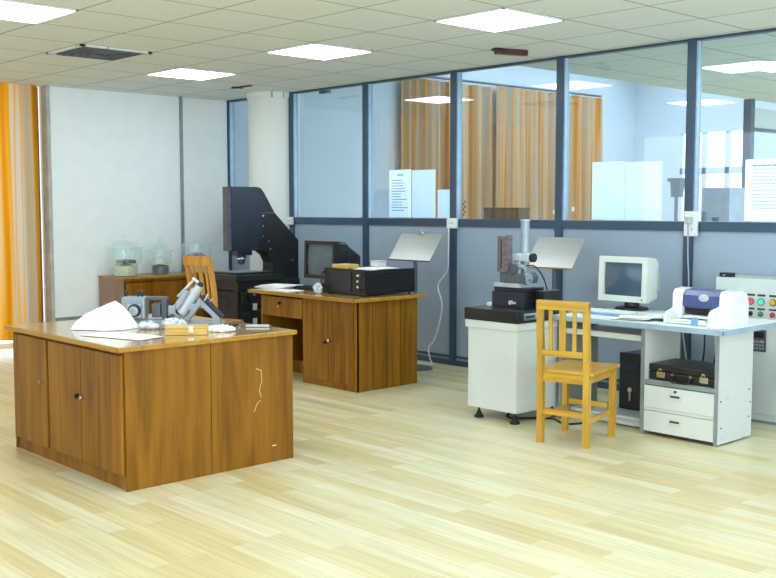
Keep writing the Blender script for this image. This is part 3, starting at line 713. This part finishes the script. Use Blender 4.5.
# ---- silver document stands
def stand(loc, label, w_, clip):
    t = thing('document_stand', label, 'stand', loc, 0, 'silver document stands')
    obj('base', B().lathe([(0, 0), (.17, 0), (.17, .012), (.15, .02), (.03, .028), (0, .028)], 48), 'steel_dk', t, True)
    obj('pole', B().cyl((0, 0, .02), (0, 0, 1.12), .020), 'steel_dk', t, True)
    mx = T((0, -.02, 1.17), (math.radians(-52), 0, 0))
    h_ = .158
    o = obj('plate', B().box(-w_ / 2, w_ / 2, -.004, .004, -h_, h_, .002, T((0, 0, 1.195), (math.radians(-36), 0, 0))), 'silver', t)
    obj('ledge', B().box(-w_ / 2, w_ / 2, -.014, .0, -h_ - .006, -h_ + .002, 0, T((0, 0, 1.195), (math.radians(-36), 0, 0))), 'steel_dk' if clip else 'edge', o)
    if clip:
        obj('clip', B().box(-.03, .03, -.012, .0, h_ - .02, h_ + .02, .003, T((0, 0, 1.195), (math.radians(-36), 0, 0))).cyl((-.0, .085, 1.32), (0, .095, 1.35), .012), 'chrome', o)
    obj('bracket', B().box(-.03, .03, -.0, .03, 1.09, 1.135, .004), 'steel_dk', t)
stand((3.80, -.45, 0), 'silver tilted document stand with a round base behind the brown desk', .57, True)
stand((5.50, -.45, 0), 'silver tilted document stand behind the optical stage, right of its column', .50, False)

# ================================================================== WHITE DESK
WD = thing('computer_desk', 'white laminate computer desk with an open shelf and two drawers', 'desk', (0, 0, 0))
dx0, dx1, yf, yb = 6.955, 7.54, -1.335, -.70
obj('desktop', B().box(6.235, 7.61, -1.42, -.56, .755, .788, .005), 'whitetop', WD)
obj('desktop_edge', B().box(6.235, 7.615, -1.427, -1.419, .752, .789, .002).box(7.608, 7.615, -1.427, -.56, .752, .789, .002), 'bead', WD)
obj('side_panel', B().box(dx1 - .02, dx1, yf, -.88, 0.012, .755), 'scuff', WD, label='scuffed white end panel')
obj('side_panel', B().box(dx0, dx0 + .02, yf, -.88, 0.012, .755), 'white', WD)
obj('side_panel', B().box(6.24, 6.262, yf, -.88, 0.012, .755), 'shadeside', WD)
obj('edge_strip', B().box(dx1 - .024, dx1 + .002, yf - .008, yf, 0, .755).box(dx0 - .004, dx0 + .022, yf - .008, yf, 0, .755).box(6.238, 6.264, yf - .008, yf, 0, .755), 'greymetal', WD)
obj('shelf', B().box(dx0 + .02, dx1 - .02, yf, -.88, .362, .382), 'white', WD)
obj('shelf_edge', B().box(dx0 + .02, dx1 - .02, yf - .005, yf, .358, .385), 'greymetal', WD)
obj('drawer_carcass', B().box(dx0 + .02, dx1 - .02, yf + .012, -.89, .015, .36), 'inkblk', WD)
for z0, z1, lk in ((.198, .350, True), (.028, .172, False)):
    d = obj('drawer', B().box(dx0 + .024, dx1 - .026, yf - .004, yf + .012, z0, z1, .002), 'white', WD)
    zc = (z0 + z1) / 2 + .015; xc = dx0 + .27
    obj('handle', B().box(xc - .05, xc + .05, yf - .010, yf - .004, zc - .022, zc + .022, .002), 'cream', d)
    obj('handle_recess', B().box(xc - .036, xc + .036, yf - .0115, yf - .010, zc - .002, zc + .012), 'inkblk', d)
    if lk: obj('drawer_lock', B().cyl((xc, yf - .004, z1 - .022), (xc, yf - .012, z1 - .022), .010), 'steel_dk', d)
obj('divider_strip', B().box(dx0 + .02, dx1 - .02, yf + .0, yf + .01, .176, .196), 'cream', WD)
obj('keyboard_tray', B().box(6.265, dx0 - .004, -1.30, -.92, .655, .675).box(6.265, dx0 - .004, -1.305, -1.295, .645, .685), 'white', WD)
obj('foot_shelf', B().box(6.262, dx0, -1.22, -.88, .045, .075).box(6.262, dx0, -1.22, -1.20, .012, .05), 'white', WD)
bolts = B()
for y, z in ((-.92, .34), (-.905, .25), (-.92, .15), (-1.30, .3), (-1.29, .12)): bolts.cyl((dx1, y, z), (dx1 + .003, y, z), .006, n=8)
obj('screw_cap', bolts, 'inkblk', WD)

# PC tower
t = thing('computer_tower', 'black tower computer standing under the white desk', 'computer', (6.64, -.80, .076))
obj('case', B().box(-.095, .095, -.18, .22, .0, .42, .006), 'black', t)
obj('front_panel', B().box(-.098, .098, -.20, -.18, .0, .425, .008), 'blacksat', t)
obj('drive_cover', B().box(-.075, .075, -.206, -.2, .30, .37, .002).box(-.075, .075, -.206, -.2, .22, .26, .002), 'inst_black', t)
obj('power_button', B().cyl((-.0, -.20, .15), (0, -.208, .15), .018).box(-.008, .008, -.206, -.20, .07, .13), 'chrome', t)

# briefcase
t = thing('briefcase', 'black leather briefcase with silver clasps on the open shelf', 'briefcase', (7.245, -1.12, .383))
obj('lower_shell', B().box(-.262, .262, -.17, .18, 0, .062, .012), 'leather', t)
obj('lid', B().box(-.262, .262, -.17, .18, .064, .115, .012), 'leather', t)
for x in (-.165, .165): 
    o = obj('clasp', B().box(x - .032, x + .032, -.178, -.168, .022, .062, .003), 'chrome', t)
    obj('hasp', B().cyl((x, -.182, .075), (x, -.168, .075), .014).box(x - .008, x + .008, -.182, -.17, .05, .075), 'chrome', o)
obj('handle', B().tube(smoothpath([(-.07, -.175, .052), (-.066, -.20, .02), (-.04, -.21, .008), (.04, -.21, .008), (.066, -.20, .02), (.07, -.175, .052)]), .008), 'blacksat', t, True)
obj('handle_mount', B().cyl((-.07, -.184, .052), (-.07, -.168, .052), .012).cyl((.07, -.184, .052), (.07, -.168, .052), .012), 'chrome', t)

# white monitor, keyboard, papers, printer
ZW = .789
crt('crt_monitor', 'white tube monitor standing on the white desk', (6.415, -.80, ZW), .435, .345, .34, math.radians(2), 'cream', 'crtglass', 'blacksat', .070)
t = thing('keyboard', 'cream keyboard with a blue wrist pad in front of the white monitor', 'keyboard', (6.47, -1.06, ZW), .02)
obj('key_tray', B().box(-.22, .22, -.08, .075, 0, .020, .005), 'cream', t)
kb = B()
for i in range(15):
    for j in range(5): kb.box(-.207 + i * .0277, -.184 + i * .0277, -.062 + j * .026, -.041 + j * .026, .020, .027)
obj('key', kb, 'plastic_white', t)
obj('wrist_pad', B().box(-.22, .22, -.125, -.082, 0, .015, .006), 'ltblue', t)
tag(obj('mouse_pad', B().box(-.09, .09, -.08, .08, 0, .004, 0, T((6.80, -1.03, ZW), (0, 0, .1))), 'ltblue'), 'light blue pad right of the cream keyboard', 'mouse pad')
t = thing('paper_stack', 'loose white papers lying on the white desk between monitor and printer', 'paper', (6.86, -1.24, ZW + .005))
for i, (x, y, r_) in enumerate(((-.02, -.02, .2), (.06, .10, -.15), (.0, .02, .5))):
    def pf(u, v, x=x, y=y, r_=r_, i=i):
        a = (u - .5) * .30; c = (v - .5) * .21
        return (x + a * math.cos(r_) - c * math.sin(r_), y + a * math.sin(r_) + c * math.cos(r_), i * .005 + .012 * (u ** 3) * (1 + .4 * math.sin(v * 6)))
    obj('sheet', B().grid(pf, 8, 6), 'paper', t, True)

P = thing('inkjet_printer', 'white and navy inkjet printer at the right end of the white desk', 'printer', (7.31, -1.02, ZW))
prof = [(-.13, .0), (-.135, .07), (-.13, .195), (-.11, .225), (-.01, .235), (.06, .21), (.09, .15), (.09, 0)]
obj('body_end', B().prism(prof, .12, .215, 'x'), 'plastic_white', P, True); obj('body_end', B().prism(prof, -.235, -.16, 'x'), 'plastic_white', P, True)
prof2 = [(-.11, .10), (-.128, .12), (-.122, .19), (-.095, .222), (-.01, .23), (.055, .205), (.085, .15), (.085, .02), (-.0, .02), (-.0, .10)]
obj('top_cover', B().prism(prof2, -.16, .12, 'x'), 'navy', P, True)
obj('logo_badge', B().lathe([(0, 0), (.026, 0), (.024, .004), (0, .005)], 24, mx=T((-.0, -.127, .175), (math.radians(85), 0, 0)) @ Matrix.Scale(1.5, 4, (1, 0, 0))), 'steel_lt', P, True)
obj('paper_slot', B().box(-.16, .12, -.10, .0, .06, .10), 'black', P)
obj('output_tray', B().box(-.20, .13, -.27, -.0, .004, .018, .003), 'plastic_white', P)
obj('paper', B().box(-.13, .10, -.26, -.0, .020, .034).box(-.13, .10, -.24, -.0, .045, .050), 'paper', P)
obj('tray_side', B().prism([(-.27, 0), (-.27, .07), (-.24, .105), (-.13, .125), (-.13, 0)], .115, .155, 'x'), 'plastic_white', P)
obj('tray_side', B().prism([(-.26, 0), (-.26, .05), (-.22, .08), (-.13, .10), (-.13, 0)], -.225, -.20, 'x'), 'plastic_white', P)
obj('paper_guide', B().box(-.0, .04, -.285, -.262, .0, .055, .004), 'ltblue', P)
t = thing('paper_wad', 'small crumpled white paper lying in front of the printer at the desk edge', 'paper', (7.53, -1.35, ZW))
b = B(); bmesh.ops.create_icosphere(b.bm, subdivisions=3, radius=1)
for v in b.bm.verts:
    k_ = 1 + rnd.uniform(-.2, .2); v.co = Vector((v.co.x * .07 * k_, v.co.y * .05 * k_, max(0, (v.co.z + .7) * .014 * k_)))
obj('crumple', b, 'paper', t)

# ---- black cables under the desk
t = thing('cable_bundle', 'black cables hanging behind the open shelf of the white desk', 'cable')
obj('cord', B().tube(smoothpath([(7.15, -.84, .74), (7.12, -.80, .5), (7.06, -.80, .3), (7.0, -.82, .1), (7.0, -.8, .008)]), .006), 'rubber', t, True)
obj('cord', B().tube(smoothpath([(7.25, -.84, .74), (7.20, -.78, .5), (7.16, -.80, .3), (7.12, -.8, .1), (7.12, -.76, .008)]), .006), 'rubber', t, True)
t = thing('floor_cable', 'black cable loops on the floor under the white machine stand', 'cable')
obj('cord', B().tube(smoothpath([(5.85, -1.35, .008), (5.92, -1.55, .008), (6.02, -1.62, .008), (6.12, -1.52, .008), (6.25, -1.42, .008), (6.42, -1.5, .008), (6.5, -1.38, .008)]), .008), 'rubber', t, True)

# ================================================================== MACHINE STAND + OPTICAL STAGE
K = thing('machine_stand', 'white box stand on black levelling feet under the optical stage', 'stand', (0, 0, 0))
obj('cabinet_body', B().box(5.73, 6.20, -1.79, -1.24, .085, .70, .004), 'white', K)
obj('top_band', B().box(5.715, 6.215, -1.808, -1.225, .688, .745, .004), 'white', K)
for x in (5.80, 6.15):
    for y in (-1.74, -1.30):
        f_ = obj('levelling_foot', B().lathe([(0, 0), (.036, 0), (.036, .012), (.02, .03), (.014, .05), (.008, .06), (.008, .088)], 20, (x, y, 0)), 'rubber', K, True)
t = thing('granite_plate', 'thick black granite plate lying on the white machine stand', 'granite plate', (0, 0, 0))
obj('slab', B().box(5.712, 6.225, -1.815, -1.22, .746, .834, .004), 'granite', t)
o = obj('name_plate', B().box(6.225, 6.228, -1.74, -1.60, .765, .815), 'chrome', t)
obj('plate_mark', B().box(6.228, 6.2288, -1.72, -1.62, .78, .80), 'inkblk', o)
Z0 = .835
O = thing('optical_stage', 'optical stage instrument with slotted upright plate and steel column on black granite', 'instrument', (5.96, -1.5, Z0))
obj('base_block', B().box(-.155, .155, -.11, .14, 0, .115, .006), 'inst_black', O)
obj('slide_block', B().box(-.15, .16, -.09, .12, .115, .150, .004).box(.04, .17, -.10, -.0, .04, .10, .004), 'black', O)
obj('side_block', B().box(.17, .26, .0, .20, .0, .13, .005), 'black', O)
obj('light_plate', B().box(-.15, .10, -.10, .10, .150, .180, .004), 'steel_lt', O)
obj('plate_bracket', B().box(-.13, -.02, -.05, .02, .175, .262, .004).box(-.10, .02, -.044, -.02, .25, .32, .003), 'steel_dk', O)
obj('wedge', B().prism([(-.06, .18), (.12, .18), (.13, .23), (.10, .26), (.0, .24), (-.06, .20)], -.08, .09, 'y'), 'steel_dk', O)
u = obj('slotted_plate', B().box(-.135, -.05, -.075, -.045, .26, .53, .002).box(-.055, -.040, -.075, -.01, .26, .54, .002), 'ribbed', O)
obj('slot', B().box(-.098, -.090, -.0775, -.075, .29, .50), 'black', u)
rb = B()
for z in range(12): rb.box(-.132, -.106, -.077, -.075, .275 + z * .02, .282 + z * .02)
obj('scale_mark', rb, 'steel_dk', u)
obj('column', B().cyl((-.01, .10, .14), (-.01, .10, .645), .034, n=32), 'steel', O, True)
obj('column_cap', B().cyl((-.01, .10, .645), (-.01, .10, .655), .037, n=32), 'steel_lt', O, True)
cl = obj('clamp', B().box(-.055, .065, .04, .15, .335, .40, .008).box(-.06, .03, -.01, .05, .345, .395, .006), 'steel_lt', O)
obj('clamp_knob', B().cyl((.06, .09, .368), (.09, .09, .368), .034, n=18), 'black', cl, True)
obj('clamp_knob', B().cyl((-.078, .05, .368), (-.055, .05, .368), .028, n=18), 'black', cl, True)
obj('probe', B().cyl((-.045, .0, .34), (-.045, .0, .22), .010).cyl((.02, .0, .34), (.02, .0, .24), .012).cyl((.02, .0, .30), (.07, .0, .30), .018), 'steel', O, True)
obj('hand_wheel', B().cyl((.10, -.02, .215), (.13, -.02, .215), .045, n=24).cyl((.13, -.02, .215), (.16, -.02, .215), .012), 'steel', O, True)
obj('bracket', B().box(.0, .10, -.06, .06, .18, .235, .004), 'steel_lt', O)
obj('pointer_lever', B().cyl((.04, -.13, .04), (.04, -.11, .04), .016).box(.03, .09, -.128, -.118, .032, .046), 'steel_lt', O)
obj('cable', B().tube(smoothpath([(.07, .02, .31), (.14, .03, .31), (.19, .06, .24), (.21, .09, .15), (.23, .10, .04), (.235, .10, .0)]), .005), 'rubber', O, True)
tag(obj('rubber_block', B().box(5.76, 5.80, -1.62, -1.58, .835, .862, .004), 'plastic_white'), 'tiny pale block on the granite plate left of the optical stage', 'block')

# ================================================================== CONTROL CABINET (right)
Q = thing('control_cabinet', 'pale grey green control cabinet with indicator lamps at the right edge', 'cabinet', (6.98, -.40, 0))
obj('body', B().box(0, 1.2, 0, .34, 0.02, 1.06, .006), 'cabgreen', Q)
obj('door', B().box(.05, 1.15, -.012, 0, .07, 1.01, .004), 'cabgreen', Q)
obj('plinth', B().box(.01, 1.19, .01, .33, 0, .03), 'steel', Q)
def lampb(x, z, m, r=.020):
    o = obj('indicator_lamp', B().cyl((x, -.014, z), (x, -.022, z), r * 1.2, n=20), 'steel_dk', Q, True)
    obj('lens', B().lathe([(r, 0), (r * .8, .012), (0, .016)], 20, mx=T((x, -.022, z), (math.radians(90), 0, 0))), m, o, True)
for i, (x, m1, m2) in enumerate(((.292, 'red', 'black'), (.372, 'green', 'dkgreen'), (.462, 'amber', 'dkred'), (.55, 'green', 'dkgreen'))):
    lampb(x, .895, m1, .022); lampb(x, .805, m2, .016)
    obj('lamp_label', B().box(x - .03, x + .03, -.015, -.012, .935, .950), 'inkblk', Q)
    obj('lamp_label', B().box(x - .03, x + .03, -.015, -.012, .835, .848), 'inkblk', Q)
o = obj('keypad', B().box(.31, .42, -.022, -.012, .53, .69, .006), 'steel_dk', Q)
kp = B()
for i in range(4):
    for j_ in range(3): kp.box(.322 + i * .023, .339 + i * .023, -.0245, -.022, .545 + j_ * .024, .562 + j_ * .024)
obj('keypad_button', kp, 'steel', o); obj('keypad_display', B().box(.325, .405, -.024, -.022, .63, .675), 'black', o); obj('keypad_light', B().box(.385, .397, -.0255, -.022, .60, .614), 'red', o)
t = thing('black_adapter', 'small black adapter box on top of the pale control cabinet', 'adapter', (7.05, -.36, 1.061))
obj('adapter_case', B().box(-.05, .05, -.03, .03, 0, .032, .006), 'black', t); obj('adapter_mark', B().box(-.02, .0, -.031, -.03, .01, .018), 'steel', t)

# ================================================================== CLUTTER ON FRONT DESK (z .809)
FT = .816
PX = .0066
def clutter(name, label, cat, x, y): return thing(name, label, cat, (x, y, FT), YAW)
# draped white cloth
t = clutter('cloth_cover', 'white cloth cover heaped over an instrument at the left of the foreground desk', 'cloth', 4.95, -4.36)
def cf(u, v):
    a = 2 * PI * u; r = v
    rx = .205 + .03 * math.cos(3 * a + 1) + .018 * math.sin(5 * a); ry = .17 + .02 * math.sin(4 * a)
    x = math.cos(a) * rx * r; y = math.sin(a) * ry * r
    # peak pulled right
    x += .07 * (1 - r)
    h = .142 * (1 - r) ** 0.85 + .03 * (1 - r * r)
    h += .013 * math.sin(9 * a + 4 * r) * r * (1 - r) * 3
    h += .045 * math.exp(-((x + .17) ** 2 / .006)) * (1 - r ** 4)
    return (x, y, max(.002, h))
obj('drape', B().grid(cf, 72, 20), 'cloth', t, True)
t = clutter('grey_pouch', 'soft grey pouch lying at the right foot of the white cloth', 'pouch', 5.20, -4.19)
b = B(); bmesh.ops.create_icosphere(b.bm, subdivisions=3, radius=1)
for v in b.bm.verts: v.co = Vector((v.co.x * .07, v.co.y * .045, max(0, (v.co.z + .55) * .032 * (1 + .15 * math.sin(v.co.x * 8)))))
obj('fabric', b, 'bag', t, True); obj('seam', B().tube([(-.05, -.030, .01), (0, -.046, .012), (.05, -.030, .01)], .003), 'steel', t)
tag(obj('paper_sheet', B().grid(lambda u, v: Vector((5.41, -4.50, FT + .002 + .006 * math.sin(3 * u) * v)) + Matrix.Rotation(.30, 3, 'Z') @ Vector(((u - .5) * .50, (v - .5) * .20, 0)), 10, 8), 'paper', None, True), 'flat white paper sheet lying in front of the white cloth', 'paper')

# grey optical head instrument (two blocks)
def instr_a(x, y, label):
    t = clutter('microscope_body', label, 'instrument', x, y); t.scale = (1.3, 1.3, 1.3)
    obj('base_plate', B().box(-.03, .15, -.05, .05, 0, .018, .004), 'steel', t)
    obj('housing', B().box(-.075, .045, -.045, .045, .018, .135, .010), 'steel', t)
    obj('front_block', B().box(-.04, .03, -.075, -.045, .03, .10, .008), 'steel_lt', t)
    o = obj('lens', B().cyl((.0, -.075, .07), (.0, -.098, .07), .034, .030, 28), 'black', t, True)
    obj('lens_ring', B().cyl((.0, -.098, .07), (.0, -.101, .07), .024, n=24), 'chrome', o, True)
    obj('top_bar', B().box(.045, .155, -.02, .02, .118, .135, .003).box(.125, .15, -.02, .02, .018, .12), 'steel_dk', t)
    for kx in (-.06, .0, .022): obj('knob', B().cyl((kx, 0, .135), (kx, 0, .150), .006).cyl((kx, 0, .150), (kx, 0, .163), .014, .012, 14), 'black', t, True)
    obj('side_block', B().box(.075, .12, -.03, .03, .03, .10, .006), 'steel_dk', t)
instr_a(4.84, -4.06, 'grey optical head with a dark round lens and black knobs beside the white cloth')
t = clutter('eyepiece_block', 'small grey optical block with a black eyepiece left of the triangular frame', 'instrument', 4.99, -3.86)
obj('housing', B().box(-.05, .05, -.04, .04, .0, .115, .010), 'steel_lt', t)
o = obj('eyepiece', B().cyl((.03, -.04, .085), (.055, -.075, .08), .030, .026, 24), 'black', t, True)
obj('knob', B().cyl((.02, 0, .115), (.02, 0, .14), .018, n=16).cyl((-.03, 0, .115), (-.03, 0, .13), .01), 'black', t, True)
obj('focus_wheel', B().cyl((-.02, -.04, .04), (-.02, -.07, .035), .022, n=20), 'steel_dk', t, True)
# triangular frame instrument
t = clutter('tilted_scope', 'grey triangular frame instrument with slanted barrels on the foreground desk', 'instrument', 5.25, -3.83)
Wt = .125
outer = [(-Wt, 0), (Wt + .0, 0), (Wt + .01, .05), (-.0, .185), (-.03, .175)]
inner = [(-.075, .03), (.085, .03), (.0, .125)]
b = B()
def ringprism(b, outer, inner, y0, y1):
    n = 36
    def res(poly):
        L_ = []; per = sum((Vector(poly[(i + 1) % len(poly)]) - Vector(poly[i])).length for i in range(len(poly)))
        out = []
        for k_ in range(n):
            d = per * k_ / n
            for i in range(len(poly)):
                a = Vector(poly[i]); c_ = Vector(poly[(i + 1) % len(poly)]); l = (c_ - a).length
                if d <= l: out.append(a.lerp(c_, d / l)); break
                d -= l
            else: out.append(Vector(poly[0]))
        return out
    o_, i_ = res(outer), res(inner)
    A = [[b.bm.verts.new((p_.x, y, p_.y)) for p_ in q] for q in (o_, i_) for y in (y0, y1)]
    for k_ in range(n):
        m_ = (k_ + 1) % n
        b.bm.faces.new((A[0][k_], A[0][m_], A[2][m_], A[2][k_])); b.bm.faces.new((A[1][k_], A[1][m_], A[3][m_], A[3][k_]))
        b.bm.faces.new((A[0][k_], A[0][m_], A[1][m_], A[1][k_])); b.bm.faces.new((A[2][k_], A[2][m_], A[3][m_], A[3][k_]))
ringprism(b, [(-Wt, 0), (Wt, 0), (Wt, .05), (-.005, .185)], [(-.085, .028), (.09, .028), (.09, .045), (-.002, .135)], -.045, .045)
obj('triangular_frame', b, 'steel', t)
sl = T((0, 0, .02))
ang = math.atan2(.135, -.13)
obj('black_track', B().cyl((Wt + .012, -.03, .055), (.005, -.03, .192), .010).cyl((Wt + .012, .03, .055), (.005, .03, .192), .010), 'black', t, True)
def al(a, h, y=0):  # point along the left slope (a) and above it (h)
    bx, bz = -.11, .04; dx, dz = .09, .14; l = math.hypot(dx, dz); ux, uz = dx / l, dz / l
    return (bx + ux * a - uz * h, y, bz + uz * a + ux * h)
o = obj('barrel', B().cyl(al(.02, .035), al(.20, .035), .034, n=28).cyl(al(.20, .035), al(.235, .035), .026, n=28), 'steel_lt', t, True)
obj('barrel', B().cyl(al(.04, .082, -.02), al(.17, .082, -.02), .022, n=24), 'steel', t, True)
obj('bracket', B().cyl(al(.02, .02), al(.05, .10), .018).box(-.10, -.02, -.03, .03, .10, .14, .006), 'steel', t)
obj('rod', B().cyl(al(.10, .115), al(.255, .085), .008).cyl(al(.25, .05), al(.255, .10), .010), 'steel_lt', t, True)
obj('eyepiece', B().cyl(al(.235, .035), al(.262, .035), .020, .017, 20), 'black', o, True)
obj('thumb_screw', B().cyl((.03, -.05, .165), (.055, -.05, .21), .007).cyl((.05, 0, .15), (.08, 0, .175), .007), 'chrome', t, True)
# plastic bag
t = clutter('plastic_bag', 'crumpled clear plastic bag lying left of the triangular frame instrument', 'bag', 5.27, -4.05)
b = B(); bmesh.ops.create_icosphere(b.bm, subdivisions=4, radius=1)
for v in b.bm.verts:
    k_ = 1 + rnd.uniform(-.1, .1) + .12 * math.sin(v.co.x * 9 + v.co.y * 7); v.co = Vector((v.co.x * .080 * k_, v.co.y * .05 * k_, max(0, (v.co.z + .6) * .038 * k_)))
obj('film', b, 'bag', t)
# wooden box
t = thing('wooden_box', 'small pale wooden box with a metal latch at the front of the foreground desk', 'box', (5.60, -4.16, FT), YAW + .05)
obj('box_body', B().box(-.125, .125, -.045, .045, 0, .036, .003), 'boxwood', t)
obj('box_lid', B().box(-.125, .125, -.045, .045, .038, .056, .003), 'boxwood', t)
obj('latch', B().box(.015, .045, -.050, -.045, .012, .05, .002).cyl((.03, -.055, .03), (.03, -.045, .03), .008), 'chrome', t)
# tissue
t = clutter('crumpled_tissue', 'crumpled white tissue right of the small wooden box', 'tissue', 5.62, -3.93)
b = B(); bmesh.ops.create_icosphere(b.bm, subdivisions=4, radius=1)
for v in b.bm.verts:
    k_ = 1 + rnd.uniform(-.08, .08) + .16 * math.sin(v.co.x * 11) * math.cos(v.co.y * 9); v.co = Vector((v.co.x * .085 * k_, v.co.y * .05 * k_, max(0, (v.co.z + .5) * .026 * k_)))
obj('crumple', b, 'paper', t)
# hand tools
t = thing('vernier_caliper', 'grey metal caliper lying at the right end of the foreground desk', 'tool', (5.56, -3.64, FT), YAW + .02)
obj('beam', B().box(-.10, .12, -.010, .010, 0, .008), 'steel_dk', t)
obj('slider', B().box(-.05, .10, -.018, .018, .001, .014, .003), 'steel_lt', t)
obj('jaw', B().prism([(-.10, -.01), (-.085, -.01), (-.08, -.035), (-.10, -.03)], 0, .006, 'z'), 'steel', t)
t = thing('pen', 'dark pen lying left of the caliper on the foreground desk', 'pen', (5.40, -3.70, FT + .005), YAW - .03)
obj('barrel', B().cyl((-.06, 0, 0), (.05, 0, 0), .005, n=12), 'black', t, True); obj('tip', B().cyl((.05, 0, 0), (.065, 0, 0), .005, .001, n=12), 'steel', t, True)

# ================================================================== LIGHT, WORLD, CAMERA
def area(name, loc, rot, sx, sy, e, col=(1, 1, 1)):
    l = bpy.data.lights.new(name, 'AREA'); l.shape = 'RECTANGLE'; l.size = sx; l.size_y = sy; l.energy = e; l.color = col
    o = bpy.data.objects.new(name, l); C.objects.link(o); o.location = loc; o.rotation_euler = rot; return o
area('rear_room_high_fill', (2.2, 6.0, 4.1), (0, 0, 0), 3.5, 5, 235, (.9, .96, 1))  # overhead area lamp added to brighten the rear wall and curtains
area('rear_room_low_fill', (8.5, 4.0, 2.85), (0, 0, 0), 5, 5, 150, (.95, .98, 1))  # broad area lamp added to lift the light behind the glass
area('rear_room_side_fill', (12.5, 4.5, 1.7), (0, math.radians(90), 0), 2.4, 6, 260, (.92, .97, 1))  # unseen side lamp added to brighten the rear ceiling, no window modelled
area('near_side_fill', (13.2, -6.5, 1.9), (math.radians(86), 0, math.radians(78)), 5, 2.2, 170, (.84, .93, 1))  # unseen fill lamp added behind the camera to brighten the left wall
wd = bpy.data.worlds.new('world'); S.world = wd; wd.use_nodes = True
bg = wd.node_tree.nodes['Background']; bg.inputs[0].default_value = (.80, .91, 1.0, 1); bg.inputs[1].default_value = 1.6

cam = bpy.data.cameras.new('camera'); co = bpy.data.objects.new('camera', cam); C.objects.link(co)
co.location = (10.9446, -7.4863, 1.5808)
co.rotation_euler = (math.radians(90) - .0792, 0, YAW)
cam.sensor_width = 36; cam.lens = 1027.65 * 36 / 776; cam.clip_start = .05
S.camera = co
S.view_settings.view_transform = 'Standard'; S.view_settings.look = 'None'; S.view_settings.exposure = 0.2
